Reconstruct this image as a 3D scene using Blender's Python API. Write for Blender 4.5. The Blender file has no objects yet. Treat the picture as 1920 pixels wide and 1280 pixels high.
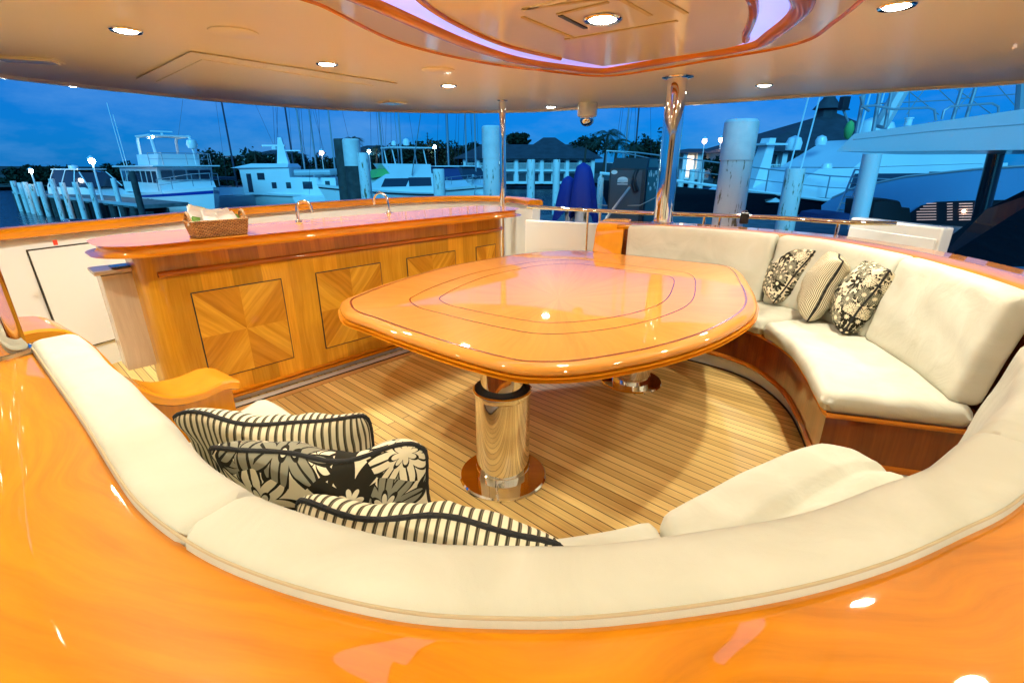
import bpy, bmesh, math, random
from mathutils import Vector, Matrix
random.seed(7)
R = math.radians
# ------------------------------------------------------------------ camera, world, sky glow, exposure
scn = bpy.context.scene
CAM_H = 1.45
PITCH = math.atan(332 / 907)
cam_d = bpy.data.cameras.new('camera')
cam = bpy.data.objects.new('camera', cam_d)
scn.collection.objects.link(cam)
cam.location = (0, 0, CAM_H)
cam.rotation_euler = (math.pi / 2 - PITCH, 0, 0)
cam_d.sensor_width = 36
cam_d.lens = 907 / 1920 * 36
cam_d.clip_start = 0.02
cam_d.clip_end = 2000
scn.camera = cam
world = bpy.data.worlds.new('World')
scn.world = world
world.use_nodes = True
wn = world.node_tree
wn.nodes.clear()
def wnode(t, **k):
    n = wn.nodes.new(t)
    for a, b in k.items(): setattr(n, a, b)
    return n
sky = wnode('ShaderNodeTexSky', sky_type='NISHITA', sun_disc=False)
sky.sun_elevation = R(9); sky.sun_rotation = R(200); sky.ozone_density = 4; sky.air_density = 1.0; sky.dust_density = 0.3
tint = wnode('ShaderNodeMix', data_type='RGBA', blend_type='MULTIPLY')
tint.inputs[0].default_value = 1
tint.inputs[7].default_value = (0.0, 0.58, 1.72, 1)
tc = wnode('ShaderNodeTexCoord')
mp = wnode('ShaderNodeMapping'); mp.inputs['Scale'].default_value = (1.2, 1.2, 3.5)
nz = wnode('ShaderNodeTexNoise'); nz.inputs['Scale'].default_value = 2.6; nz.inputs['Detail'].default_value = 7; nz.inputs['Roughness'].default_value = .62
cr = wnode('ShaderNodeValToRGB')
cr.color_ramp.elements[0].position = .46; cr.color_ramp.elements[0].color = (0, 0, 0, 1)
cr.color_ramp.elements[1].position = .72; cr.color_ramp.elements[1].color = (1, 1, 1, 1)
cl = wnode('ShaderNodeMix', data_type='RGBA', blend_type='MIX')
cl.inputs[7].default_value = (1.5, 3.9, 8.0, 1)
sc_ = wnode('ShaderNodeMath', operation='MULTIPLY'); sc_.inputs[1].default_value = .5
bg = wnode('ShaderNodeBackground'); bg.inputs[1].default_value = 0.064
wo = wnode('ShaderNodeOutputWorld')
L = wn.links.new
dusk = wnode('ShaderNodeMix', data_type='RGBA', blend_type='MIX'); dusk.inputs[0].default_value = .62; dusk.inputs[7].default_value = (.06, 2.0, 7.0, 1)
L(sky.outputs[0], tint.inputs[6]); L(tint.outputs[2], dusk.inputs[6]); L(tc.outputs['Generated'], mp.inputs[0]); L(mp.outputs[0], nz.inputs['Vector'])
L(nz.outputs[0], cr.inputs[0]); L(cr.outputs[0], sc_.inputs[0]); L(sc_.outputs[0], cl.inputs[0])
L(dusk.outputs[2], cl.inputs[6]); L(cl.outputs[2], bg.inputs[0]); L(bg.outputs[0], wo.inputs[0])
sky_glow_d = bpy.data.lights.new('sun', 'SUN'); sky_glow_d.energy = 2.0; sky_glow_d.angle = R(30); sky_glow_d.color = (.10, .62, 1)  # added blue fill lamp standing in for dusk sky glow on the harbour
sun = bpy.data.objects.new('sun', sky_glow_d); scn.collection.objects.link(sun)
sun.rotation_euler = (R(62), 0, R(-4))
scn.view_settings.view_transform = 'Standard'
scn.view_settings.look = 'None'
scn.view_settings.exposure = 0.70
scn.view_settings.gamma = 1
scn.cycles.max_bounces = 8
scn.cycles.use_denoising = True
scn.cycles.sample_clamp_indirect = 6
try: scn.cycles.caustics_reflective = False
except Exception: pass

# ------------------------------------------------------------------ survey of the place
cP, sP, FP = math.cos(PITCH), math.sin(PITCH), 907.0
def ray(px, py):
    u = (px - 960) / FP; v = (640 - py) / FP
    return Vector((u, cP + v * sP, -sP + v * cP))
def G(px, py, z):            # point on the level z
    r = ray(px, py); t = (z - CAM_H) / r.z
    return Vector((r.x * t, r.y * t, z))
def D(px, py, y):            # point at distance y
    r = ray(px, py); t = y / r.y
    return Vector((r.x * t, y, CAM_H + r.z * t))
WATER = -2.0
BAR = math.atan2(.733, .679)          # direction of the bar counter
bd = Vector((math.cos(BAR), math.sin(BAR), 0)); bn = Vector((math.sin(BAR), -math.cos(BAR), 0))

# ------------------------------------------------------------------ materials
MATS = {}
def nm(name):
    m = bpy.data.materials.new(name); m.use_nodes = True
    nt = m.node_tree; b = nt.nodes['Principled BSDF']
    return m, nt, b
def N(nt, t, **k):
    n = nt.nodes.new(t)
    for a, b in k.items(): setattr(n, a, b)
    return n
def col(c): return (c[0], c[1], c[2], 1)
def ramp(nt, stops, interp='LINEAR'):
    n = N(nt, 'ShaderNodeValToRGB'); e = n.color_ramp.elements; n.color_ramp.interpolation = interp
    while len(e) < len(stops): e.new(.5)
    for i, (p, c) in enumerate(stops): e[i].position = p; e[i].color = col(c)
    return n
def plain(name, c, rough=.4, metal=0, coat=0, bump=0, bscale=200, var=0, vscale=6, emit=None, es=1, spec=.5):
    m, nt, b = nm(name)
    b.inputs['Base Color'].default_value = col(c); b.inputs['Roughness'].default_value = rough
    b.inputs['Metallic'].default_value = metal; b.inputs['Coat Weight'].default_value = coat
    b.inputs['Coat Roughness'].default_value = .03; b.inputs['Specular IOR Level'].default_value = spec
    if emit: b.inputs['Emission Color'].default_value = col(emit); b.inputs['Emission Strength'].default_value = es
    if var or bump:
        tcn = N(nt, 'ShaderNodeTexCoord')
    if var:
        n = N(nt, 'ShaderNodeTexNoise'); n.inputs['Scale'].default_value = vscale; n.inputs['Detail'].default_value = 5
        nt.links.new(tcn.outputs['Object'], n.inputs['Vector'])
        r = ramp(nt, [(.3, [x * (1 - var) for x in c]), (.7, [min(1, x * (1 + var * .5)) for x in c])])
        nt.links.new(n.outputs[0], r.inputs[0]); nt.links.new(r.outputs[0], b.inputs['Base Color'])
    if bump:
        n2 = N(nt, 'ShaderNodeTexNoise'); n2.inputs['Scale'].default_value = bscale; n2.inputs['Detail'].default_value = 3
        bp = N(nt, 'ShaderNodeBump'); bp.inputs['Strength'].default_value = bump; bp.inputs['Distance'].default_value = .01
        nt.links.new(tcn.outputs['Object'], n2.inputs['Vector']); nt.links.new(n2.outputs[0], bp.inputs['Height']); nt.links.new(bp.outputs[0], b.inputs['Normal'])
    return m
def wood(name, dark, light, grain=45, board=7, rough=.22, coat=1.0, wav=.02, seam=0):
    """varnished wood; UV u runs along the grain, v across, in metres"""
    m, nt, b = nm(name); l = nt.links.new
    uv = N(nt, 'ShaderNodeUVMap')
    w = N(nt, 'ShaderNodeTexNoise'); w.inputs['Scale'].default_value = 1.7; w.inputs['Detail'].default_value = 2
    l(uv.outputs[0], w.inputs['Vector'])
    wm = N(nt, 'ShaderNodeVectorMath', operation='MULTIPLY_ADD'); wm.inputs[1].default_value = (0, wav * 4, 0)
    l(w.outputs['Color'], wm.inputs[0]); l(uv.outputs[0], wm.inputs[2])
    mp1 = N(nt, 'ShaderNodeMapping'); mp1.inputs['Scale'].default_value = (2.2, grain, 1)
    l(wm.outputs[0], mp1.inputs[0])
    n1 = N(nt, 'ShaderNodeTexNoise'); n1.inputs['Scale'].default_value = 1.6; n1.inputs['Detail'].default_value = 6; n1.inputs['Roughness'].default_value = .6
    l(mp1.outputs[0], n1.inputs['Vector'])
    mp2 = N(nt, 'ShaderNodeMapping'); mp2.inputs['Scale'].default_value = (.5, board, 1)
    l(wm.outputs[0], mp2.inputs[0])
    n2 = N(nt, 'ShaderNodeTexNoise'); n2.inputs['Scale'].default_value = 1.3; n2.inputs['Detail'].default_value = 4
    l(mp2.outputs[0], n2.inputs['Vector'])
    mx = N(nt, 'ShaderNodeMix', data_type='FLOAT'); mx.inputs[0].default_value = .5
    l(n1.outputs[0], mx.inputs[2]); l(n2.outputs[0], mx.inputs[3])
    r = ramp(nt, [(.32, dark), (.66, light)])
    l(mx.outputs[0], r.inputs[0])
    last = r.outputs[0]
    if seam:
        br = N(nt, 'ShaderNodeTexBrick'); br.inputs['Scale'].default_value = 1
        br.inputs['Mortar Size'].default_value = .0; br.inputs['Brick Width'].default_value = 9; br.inputs['Row Height'].default_value = seam
        br.inputs['Color1'].default_value = (.72, .72, .72, 1); br.inputs['Color2'].default_value = (1.15, 1.12, 1.08, 1)
        l(uv.outputs[0], br.inputs['Vector'])
        mm = N(nt, 'ShaderNodeMix', data_type='RGBA', blend_type='MULTIPLY'); mm.inputs[0].default_value = 1
        l(last, mm.inputs[6]); l(br.outputs[0], mm.inputs[7]); last = mm.outputs[2]
    l(last, b.inputs['Base Color'])
    b.inputs['Roughness'].default_value = rough + .2; b.inputs['Specular IOR Level'].default_value = .12; b.inputs['Coat Weight'].default_value = coat; b.inputs['Coat Roughness'].default_value = .025; b.inputs['Coat IOR'].default_value = 1.48
    return m
M = {}
M['wood'] = wood('varnished_teak', (.60, .20, .004), (.86, .35, .012), grain=24, board=4)
M['rail_wood'] = wood('varnished_cap_rail', (.43, .14, .001), (.78, .275, .002), grain=20, board=2.6, wav=.10)
M['table_wood'] = wood('varnished_table', (.54, .20, .022), (.70, .285, .04), grain=30, board=5)
M['veneer'] = wood('bar_veneer', (.56, .22, .008), (.86, .44, .03), grain=38, board=6, seam=.17, rough=.3)
M['inlay_a'] = wood('match_veneer_light', (.58, .24, .01), (.90, .48, .04), grain=30, board=16, rough=.3)
M['inlay_b'] = wood('match_veneer_dark', (.45, .165, .007), (.75, .34, .022), grain=30, board=16, rough=.3)
M['cherry'] = wood('cherry_panel', (.12, .02, .003), (.27, .058, .008), grain=38, board=8, seam=.3)
M['trim'] = wood('red_trim', (.34, .085, .006), (.62, .2, .012), grain=20, board=4)
M['inlay_line'] = plain('inlay_line', (.26, .045, .012), .25, coat=1)
M['white'] = plain('white_gelcoat', (.76, .79, .80), .18, coat=.6)
M['pale'] = wood('pale_wood', (.52, .42, .30), (.72, .62, .48), grain=30)
M['ceiling'] = plain('ceiling_white', (.90, .85, .71), .35, coat=.08, spec=.3)
M['gloss'] = plain('ceiling_gloss', (.90, .85, .70), .1, coat=.5)
M['chrome'] = plain('polished_steel', (.86, .85, .82), .05, metal=1)
M['steel'] = plain('brushed_steel', (.62, .60, .56), .3, metal=1)
M['black'] = plain('black_plastic', (.015, .015, .018), .4)
M['rubber'] = plain('black_rope', (.012, .012, .012), .8, bump=.5, bscale=300)
M['dark_line'] = plain('dark_seam', (.03, .025, .02), .7)  # near-black for caulk lines, door gap and panel grooves
M['fabric'] = plain('cream_fabric', (.82, .79, .64), .9, bump=.10, bscale=900, var=.05, vscale=3, spec=.2)
def fabric_mat():
    m, nt, b = nm('cream_fabric'); l = nt.links.new
    t = N(nt, 'ShaderNodeTexCoord'); b.inputs['Roughness'].default_value = .92; b.inputs['Specular IOR Level'].default_value = .15
    a = N(nt, 'ShaderNodeTexNoise'); a.inputs['Scale'].default_value = 5; a.inputs['Detail'].default_value = 4; a.inputs['Distortion'].default_value = .8
    w = N(nt, 'ShaderNodeTexNoise'); w.inputs['Scale'].default_value = 700; w.inputs['Detail'].default_value = 2
    l(t.outputs['Object'], a.inputs['Vector']); l(t.outputs['Object'], w.inputs['Vector'])
    r = ramp(nt, [(.3, (.52, .515, .42)), (.7, (.60, .595, .50))]); l(a.outputs[0], r.inputs[0]); l(r.outputs[0], b.inputs['Base Color'])
    b1 = N(nt, 'ShaderNodeBump'); b1.inputs['Strength'].default_value = .55; b1.inputs['Distance'].default_value = .02
    b2 = N(nt, 'ShaderNodeBump'); b2.inputs['Strength'].default_value = .25; b2.inputs['Distance'].default_value = .002
    l(a.outputs[0], b1.inputs['Height']); l(w.outputs[0], b2.inputs['Height']); l(b1.outputs[0], b2.inputs['Normal']); l(b2.outputs[0], b.inputs['Normal'])
    return m
M['fabric'] = fabric_mat()
M['seam'] = plain('cream_seam', (.46, .38, .24), .9)
M['lamp_on'] = plain('lit_lens', (1, 1, 1), .4, emit=(1, .93, .78), es=45)
M['bulb'] = plain('lit_bulb', (1, 1, 1), .4, emit=(.85, 1, .95), es=60)
M['warm_bulb'] = plain('warm_bulb', (1, 1, 1), .4, emit=(1, .62, .4), es=14)
M['window_lit'] = plain('lit_window', (.8, .7, .5), .4, emit=(1, .72, .45), es=1.6)
M['lavender'] = plain('lavender_cove', (.7, .7, .9), .15, emit=(.24, .32, 1), es=1.05, coat=1)
M['paper'] = plain('white_paper', (.92, .92, .90), .8)
M['yellow'] = plain('yellow_paper', (.75, .62, .25), .8)
M['green'] = plain('green_print', (.18, .42, .08), .7)
M['red'] = plain('red_sticker', (.75, .05, .02), .5)
M['boat'] = plain('boat_white', (.78, .80, .80), .3, coat=.3, var=.06, vscale=.6)
M['boat_skylit'] = plain('skylit_hull', (.20, .42, .66), .3, coat=.4, var=.05, vscale=.5)  # white hull; the blue sky light on it is put into the base colour
M['boat_grey'] = plain('boat_grey', (.45, .48, .50), .4)
M['navy'] = plain('navy_hull', (.006, .008, .014), .25, coat=.5)
M['blue_paint'] = plain('blue_stripe', (.01, .04, .30), .3)
M['glass'] = plain('dark_window', (.03, .04, .06), .08, coat=.5)
M['canvas'] = plain('blue_canvas', (.02, .04, .14), .8)
M['tarp'] = plain('blue_tarp', (.008, .03, .27), .75, bump=.3, bscale=9)
M['lime'] = plain('green_canvas', (.12, .45, .12), .8)
M['roof'] = plain('dark_roof', (.035, .045, .06), .8, var=.3, vscale=1)
M['wall'] = plain('hotel_wall', (.72, .76, .76), .7)
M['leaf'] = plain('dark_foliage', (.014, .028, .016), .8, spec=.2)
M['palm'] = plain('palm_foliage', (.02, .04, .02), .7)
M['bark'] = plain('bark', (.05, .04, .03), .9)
M['dockwood'] = plain('dock_boards', (.16, .17, .17), .8, var=.4, vscale=3)
M['piling'] = plain('dark_piling', (.05, .055, .055), .9, var=.5, vscale=4, bump=.4, bscale=20)
M['mast'] = plain('mast_metal', (.30, .34, .38), .4, metal=.3)
M['mast_dark'] = plain('dark_mast', (.03, .04, .07), .5)
M['box_dark'] = plain('dispenser_dark', (.018, .024, .03), .35)
M['box_face'] = plain('dispenser_face', (.05, .075, .09), .3, coat=.3)
M['box_side'] = plain('dispenser_side', (.05, .13, .13), .4)
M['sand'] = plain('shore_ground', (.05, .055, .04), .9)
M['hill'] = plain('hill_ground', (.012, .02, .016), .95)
M['rope'] = plain('mooring_rope', (.4, .4, .36), .9)
def piling_paint():
    m, nt, b = nm('painted_piling'); l = nt.links.new
    t = N(nt, 'ShaderNodeTexCoord')
    mp1 = N(nt, 'ShaderNodeMapping'); mp1.inputs['Scale'].default_value = (9, 9, 1.6)
    l(t.outputs['Object'], mp1.inputs[0])
    n = N(nt, 'ShaderNodeTexNoise'); n.inputs['Scale'].default_value = 1.5; n.inputs['Detail'].default_value = 7; n.inputs['Roughness'].default_value = .65
    l(mp1.outputs[0], n.inputs['Vector'])
    r = ramp(nt, [(.0, (.80, .76, .72)), (.58, (.74, .70, .66)), (.615, (.24, .18, .08)), (.72, (.08, .05, .02))])
    l(n.outputs[0], r.inputs[0]); l(r.outputs[0], b.inputs['Base Color']); b.inputs['Roughness'].default_value = .75
    return m
M['piling_paint'] = piling_paint()
def teak_deck():
    m, nt, b = nm('teak_deck'); l = nt.links.new
    t = N(nt, 'ShaderNodeTexCoord')
    mp1 = N(nt, 'ShaderNodeMapping'); mp1.inputs['Rotation'].default_value = (0, 0, -(BAR - math.pi / 2))
    l(t.outputs['Object'], mp1.inputs[0])
    br = N(nt, 'ShaderNodeTexBrick'); br.offset = .37; br.inputs['Scale'].default_value = 1
    br.inputs['Row Height'].default_value = .052; br.inputs['Brick Width'].default_value = 6.1
    br.inputs['Mortar Size'].default_value = .0022; br.inputs['Mortar Smooth'].default_value = .1; br.inputs['Bias'].default_value = 0
    br.inputs['Color1'].default_value = (.54, .35, .11, 1); br.inputs['Color2'].default_value = (.86, .64, .25, 1); br.inputs['Mortar'].default_value = (.035, .018, .006, 1)
    l(mp1.outputs[0], br.inputs['Vector'])
    mp2 = N(nt, 'ShaderNodeMapping'); mp2.inputs['Scale'].default_value = (1.5, 60, 1)
    l(mp1.outputs[0], mp2.inputs[0])
    n = N(nt, 'ShaderNodeTexNoise'); n.inputs['Scale'].default_value = 2; n.inputs['Detail'].default_value = 5
    l(mp2.outputs[0], n.inputs['Vector'])
    r = ramp(nt, [(.3, (.84, .82, .78)), (.7, (1.1, 1.1, 1.1))]); l(n.outputs[0], r.inputs[0])
    mm = N(nt, 'ShaderNodeMix', data_type='RGBA', blend_type='MULTIPLY'); mm.inputs[0].default_value = 1
    l(br.outputs[0], mm.inputs[6]); l(r.outputs[0], mm.inputs[7]); l(mm.outputs[2], b.inputs['Base Color'])
    b.inputs['Roughness'].default_value = .42; b.inputs['Specular IOR Level'].default_value = .35
    return m
M['teak'] = teak_deck()
def stripes():
    m, nt, b = nm('ticking_stripe'); l = nt.links.new
    uv = N(nt, 'ShaderNodeUVMap'); sp = N(nt, 'ShaderNodeSeparateXYZ'); l(uv.outputs[0], sp.inputs[0])
    a = N(nt, 'ShaderNodeMath', operation='MULTIPLY'); a.inputs[1].default_value = 54; l(sp.outputs[0], a.inputs[0])
    f = N(nt, 'ShaderNodeMath', operation='FRACT'); l(a.outputs[0], f.inputs[0])
    cre, dk, gr = (.78, .70, .50), (.035, .03, .018), (.22, .19, .12)
    r = ramp(nt, [(0, cre), (.50, cre), (.54, gr), (.62, dk), (.72, dk), (.78, gr), (.9, dk), (.97, cre)])
    l(f.outputs[0], r.inputs[0]); l(r.outputs[0], b.inputs['Base Color']); b.inputs['Roughness'].default_value = .9
    b.inputs['Specular IOR Level'].default_value = .2
    n2 = N(nt, 'ShaderNodeTexNoise'); n2.inputs['Scale'].default_value = 300
    bp = N(nt, 'ShaderNodeBump'); bp.inputs['Strength'].default_value = .3; bp.inputs['Distance'].default_value = .01
    l(n2.outputs[0], bp.inputs['Height']); l(bp.outputs[0], b.inputs['Normal'])
    return m
M['stripe'] = stripes()
def floral(name, scale, dk=.80):
    """bold printed flowers: petals around random centres, outlined in black, grey petals, leaf sprigs between"""
    m, nt, b = nm(name); l = nt.links.new
    def ma(op, a, bb=None, cc=None):
        n = N(nt, 'ShaderNodeMath', operation=op)
        for i, x in enumerate((a, bb, cc)):
            if x is None: continue
            if isinstance(x, (int, float)): n.inputs[i].default_value = x
            else: l(x, n.inputs[i])
        return n.outputs[0]
    uv = N(nt, 'ShaderNodeUVMap')
    ns = N(nt, 'ShaderNodeTexNoise'); ns.inputs['Scale'].default_value = 5; l(uv.outputs[0], ns.inputs['Vector'])
    wp = N(nt, 'ShaderNodeVectorMath', operation='MULTIPLY_ADD'); wp.inputs[1].default_value = (.05, .05, 0)
    l(ns.outputs['Color'], wp.inputs[0]); l(uv.outputs[0], wp.inputs[2])
    def layer(sc, rnd, npet, amp, base, ring, off):
        mp1 = N(nt, 'ShaderNodeMapping'); mp1.inputs['Location'].default_value = (off, off * .7, 0); l(wp.outputs[0], mp1.inputs[0])
        vo = N(nt, 'ShaderNodeTexVoronoi', voronoi_dimensions='2D'); vo.inputs['Scale'].default_value = sc; vo.inputs['Randomness'].default_value = rnd
        l(mp1.outputs[0], vo.inputs['Vector'])
        df = N(nt, 'ShaderNodeVectorMath', operation='SUBTRACT'); l(mp1.outputs[0], df.inputs[0]); l(vo.outputs['Position'], df.inputs[1])
        s = N(nt, 'ShaderNodeSeparateXYZ'); l(df.outputs[0], s.inputs[0])
        ang = ma('ARCTAN2', s.outputs[1], s.outputs[0])
        s2 = N(nt, 'ShaderNodeSeparateColor'); l(vo.outputs['Color'], s2.inputs[0])
        pa = ma('MULTIPLY_ADD', ang, npet, ma('MULTIPLY', s2.outputs[0], 6.28))
        cs = ma('ABSOLUTE', ma('COSINE', pa))
        edge = ma('MULTIPLY_ADD', cs, amp, base)
        rr = ma('DIVIDE', vo.outputs['Distance'], edge)      # 1 at the petal edge
        vein = ma('LESS_THAN', ma('ABSOLUTE', ma('SINE', pa)), .16)
        return rr, vein, s2.outputs[1], cs
    rr, vein, rc, cs = layer(scale, .75, 4, .30, .24, 0, 0)
    def band(x, a, bb): return ma('MULTIPLY', ma('GREATER_THAN', x, a), ma('LESS_THAN', x, bb))
    outl = band(rr, .86, 1.06)
    core = ma('LESS_THAN', rr, .22); ring2 = band(rr, .30, .38)
    inner = band(rr, .38, .86)
    darkfl = ma('MULTIPLY', inner, ma('GREATER_THAN', rc, dk))
    greyfl = ma('MULTIPLY', inner, band(rc, .25, .80))
    pv = ma('MULTIPLY', ma('MULTIPLY', inner, vein), 1.0)
    r2, v2, c2, cs2 = layer(scale * 1.9, 1, 1.5, .42, .10, 0, 3.3)
    outside = ma('GREATER_THAN', rr, 1.06)
    leafo = ma('MULTIPLY', band(r2, .78, 1.08), outside)
    leafi = ma('MULTIPLY', ma('MULTIPLY', ma('LESS_THAN', r2, .78), outside), ma('GREATER_THAN', c2, .5))
    leafv = ma('MULTIPLY', ma('MULTIPLY', ma('LESS_THAN', r2, .78), outside), v2)
    black = outl
    for x in (ring2, darkfl, pv, leafo, leafv): black = ma('MAXIMUM', black, x)
    grey = ma('MAXIMUM', greyfl, leafi)
    m1 = N(nt, 'ShaderNodeMix', data_type='RGBA'); m1.inputs[6].default_value = (.80, .72, .52, 1); m1.inputs[7].default_value = (.27, .26, .19, 1); l(grey, m1.inputs[0])
    m2 = N(nt, 'ShaderNodeMix', data_type='RGBA'); m2.inputs[7].default_value = (.02, .018, .012, 1); l(m1.outputs[2], m2.inputs[6]); l(black, m2.inputs[0])
    l(m2.outputs[2], b.inputs['Base Color']); b.inputs['Roughness'].default_value = .9; b.inputs['Specular IOR Level'].default_value = .2
    return m
M['floral_big'] = floral('floral_print', 4.6, .93)
M['floral_small'] = floral('floral_print_fine', 10.5)
def wicker():
    m, nt, b = nm('wicker'); l = nt.links.new
    uv = N(nt, 'ShaderNodeUVMap')
    br = N(nt, 'ShaderNodeTexBrick'); br.inputs['Scale'].default_value = 1; br.inputs['Row Height'].default_value = .008; br.inputs['Brick Width'].default_value = .02
    br.inputs['Mortar Size'].default_value = .0016; br.inputs['Color1'].default_value = (.50, .25, .08, 1); br.inputs['Color2'].default_value = (.72, .42, .16, 1); br.inputs['Mortar'].default_value = (.08, .03, .01, 1)
    l(uv.outputs[0], br.inputs['Vector']); l(br.outputs[0], b.inputs['Base Color']); b.inputs['Roughness'].default_value = .6
    bp = N(nt, 'ShaderNodeBump'); bp.inputs['Strength'].default_value = .6; bp.inputs['Distance'].default_value = .004
    iv = N(nt, 'ShaderNodeMath', operation='SUBTRACT'); iv.inputs[0].default_value = 1; l(br.outputs['Fac'], iv.inputs[1]); l(iv.outputs[0], bp.inputs['Height']); l(bp.outputs[0], b.inputs['Normal'])
    return m
M['wicker'] = wicker()
def water_mat():
    m, nt, b = nm('harbour_water'); l = nt.links.new
    b.inputs['Base Color'].default_value = (.004, .012, .03, 1); b.inputs['Roughness'].default_value = .06; b.inputs['IOR'].default_value = 1.33
    t = N(nt, 'ShaderNodeTexCoord'); mp1 = N(nt, 'ShaderNodeMapping'); mp1.inputs['Scale'].default_value = (1, 1.6, 1); l(t.outputs['Object'], mp1.inputs[0])
    n = N(nt, 'ShaderNodeTexNoise'); n.inputs['Scale'].default_value = 1.8; n.inputs['Detail'].default_value = 5; l(mp1.outputs[0], n.inputs['Vector'])
    bp = N(nt, 'ShaderNodeBump'); bp.inputs['Strength'].default_value = .7; bp.inputs['Distance'].default_value = .25
    l(n.outputs[0], bp.inputs['Height']); l(bp.outputs[0], b.inputs['Normal'])
    return m
M['water'] = water_mat()

# ------------------------------------------------------------------ mesh helpers
def tag(o, label=None, cat=None, group=None, kind=None):
    if label: o['label'] = label
    if cat: o['category'] = cat
    if group: o['group'] = group
    if kind: o['kind'] = kind
    return o
def empty(name, loc=(0, 0, 0), label=None, cat=None, group=None):
    o = bpy.data.objects.new(name, None); scn.collection.objects.link(o); o.location = loc; o.empty_display_size = .1
    return tag(o, label, cat, group)
class MB:
    def __init__(s): s.v = []; s.f = []; s.uv = []; s.mi = []; s.cur = 0
    def face(s, pts, uvs=None):
        i = len(s.v); s.v += [tuple(p) for p in pts]; s.f.append(tuple(range(i, i + len(pts)))); s.uv.append(uvs); s.mi.append(s.cur)
    def grid(s, rows, uvs=None, cu=False, cv=False):
        """rows: list of lists of points"""
        n, m_ = len(rows), len(rows[0]); i0 = len(s.v)
        for r in rows: s.v += [tuple(p) for p in r]
        for i in range(n if cu else n - 1):
            for j in range(m_ if cv else m_ - 1):
                i2, j2 = (i + 1) % n, (j + 1) % m_
                s.f.append((i0 + i * m_ + j, i0 + i2 * m_ + j, i0 + i2 * m_ + j2, i0 + i * m_ + j2)); s.mi.append(s.cur)
                if uvs:
                    ii, jj = i + 1, j + 1
                    g = lambda a, c: uvs[a % n][c % m_] if not ((a >= n and cu) or (c >= m_ and cv)) else (uvs[a % n][c % m_][0] + (uvs[-1][0][0] * 1.02 if a >= n else 0), uvs[a % n][c % m_][1])
                    s.uv.append([uvs[i][j], g(ii, j), g(ii, jj), g(i, jj)])
                else: s.uv.append(None)
        return s
    def box(s, c, d, rot=0, M4=None):
        c = Vector(c); hx, hy, hz = d[0] / 2, d[1] / 2, d[2] / 2
        Rm = M4 if M4 is not None else Matrix.Rotation(rot, 3, 'Z')
        P = [c + Rm @ Vector((x * hx, y * hy, z * hz)) for x in (-1, 1) for y in (-1, 1) for z in (-1, 1)]
        for q, (a, bb) in (((0, 1, 3, 2), (d[1], d[2])), ((4, 6, 7, 5), (d[1], d[2])), ((0, 4, 5, 1), (d[0], d[2])), ((2, 3, 7, 6), (d[0], d[2])), ((0, 2, 6, 4), (d[0], d[1])), ((1, 5, 7, 3), (d[0], d[1]))):
            pp = [P[k] for k in q]
            s.face(pp, s.auv(pp))
        return s
    def auv(s, pp):
        a = (pp[1] - pp[0]); bb = (pp[-1] - pp[0]); la, lb = a.length, bb.length
        o = random.random() * 3
        return [(o, o), (o + la, o), (o + la, o + lb), (o, o + lb)] if la >= lb else [(o, o), (o, o + la), (o + lb, o + la), (o + lb, o)]
    def prism(s, poly, z0, z1, layers=None, uvs='xy', rot=0):
        """poly: list of (x,y); layers: list of (inset, z)"""
        if layers is None: layers = [(0, z0), (0, z1)]
        rings = []
        for ins, z in layers: rings.append([Vector((x, y, z)) for x, y in offset(poly, -ins)])
        per = [0]
        n = len(poly)
        for i in range(n): per.append(per[-1] + (Vector(poly[(i + 1) % n]) - Vector(poly[i])).length)
        for k in range(len(rings) - 1):
            h0, h1 = layers[k][1] - layers[k][0], layers[k + 1][1] - layers[k + 1][0]
            for i in range(n):
                j = (i + 1) % n
                u = [(per[i], h0), (per[i + 1], h0), (per[i + 1], h1), (per[i], h1)]
                if uvs == 'vert': u = [(b_, a_) for a_, b_ in u]
                s.face([rings[k][i], rings[k][j], rings[k + 1][j], rings[k + 1][i]], u)
        c_, s_ = math.cos(rot), math.sin(rot)
        f = lambda p: (p.x * c_ + p.y * s_, -p.x * s_ + p.y * c_)
        s.face(list(reversed(rings[0])), [f(p) for p in reversed(rings[0])])
        s.face(rings[-1], [f(p) for p in rings[-1]])
        return s
    def tube(s, pts, r, n=8, closed=False, caps=True, sq=1.0):
        pts = [Vector(p) for p in pts]; k = len(pts); rows = []; uvs = []; L_ = 0
        rr = r if isinstance(r, (list, tuple)) else [r] * k
        ref = None
        for i, p in enumerate(pts):
            a = pts[(i - 1) % k] if (closed or i) else p; c = pts[(i + 1) % k] if (closed or i < k - 1) else p
            t = (c - a).normalized()
            if ref is None: ref = Vector((0, 0, 1)) if abs(t.z) < .9 else Vector((1, 0, 0))
            x = ref.cross(t)
            if x.length < 1e-4: x = Vector((1, 0, 0)).cross(t)
            x.normalize(); y = t.cross(x); ref = y if abs(t.z) > .9 or abs(ref.z) < .99 else ref
            if i: L_ += (p - pts[i - 1]).length
            rows.append([p + x * (math.cos(2 * math.pi * j / n) * rr[i]) + y * (math.sin(2 * math.pi * j / n) * rr[i] * sq) for j in range(n)])
            uvs.append([(L_, j / n * 6.28 * rr[i]) for j in range(n)])
        s.grid(rows, uvs, cu=closed, cv=True)
        if caps and not closed: s.face(list(reversed(rows[0]))); s.face(rows[-1])
        return s
    def lathe(s, c, prof, n=24):
        c = Vector(c); rows = [[c + Vector((r * math.cos(2 * math.pi * j / n), r * math.sin(2 * math.pi * j / n), z)) for j in range(n)] for r, z in prof]
        uvs = [[(z, j / n * 6.28 * r) for j in range(n)] for r, z in prof]
        s.grid(rows, uvs, cv=True); s.face(list(reversed(rows[0]))); s.face(rows[-1]); return s
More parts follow.
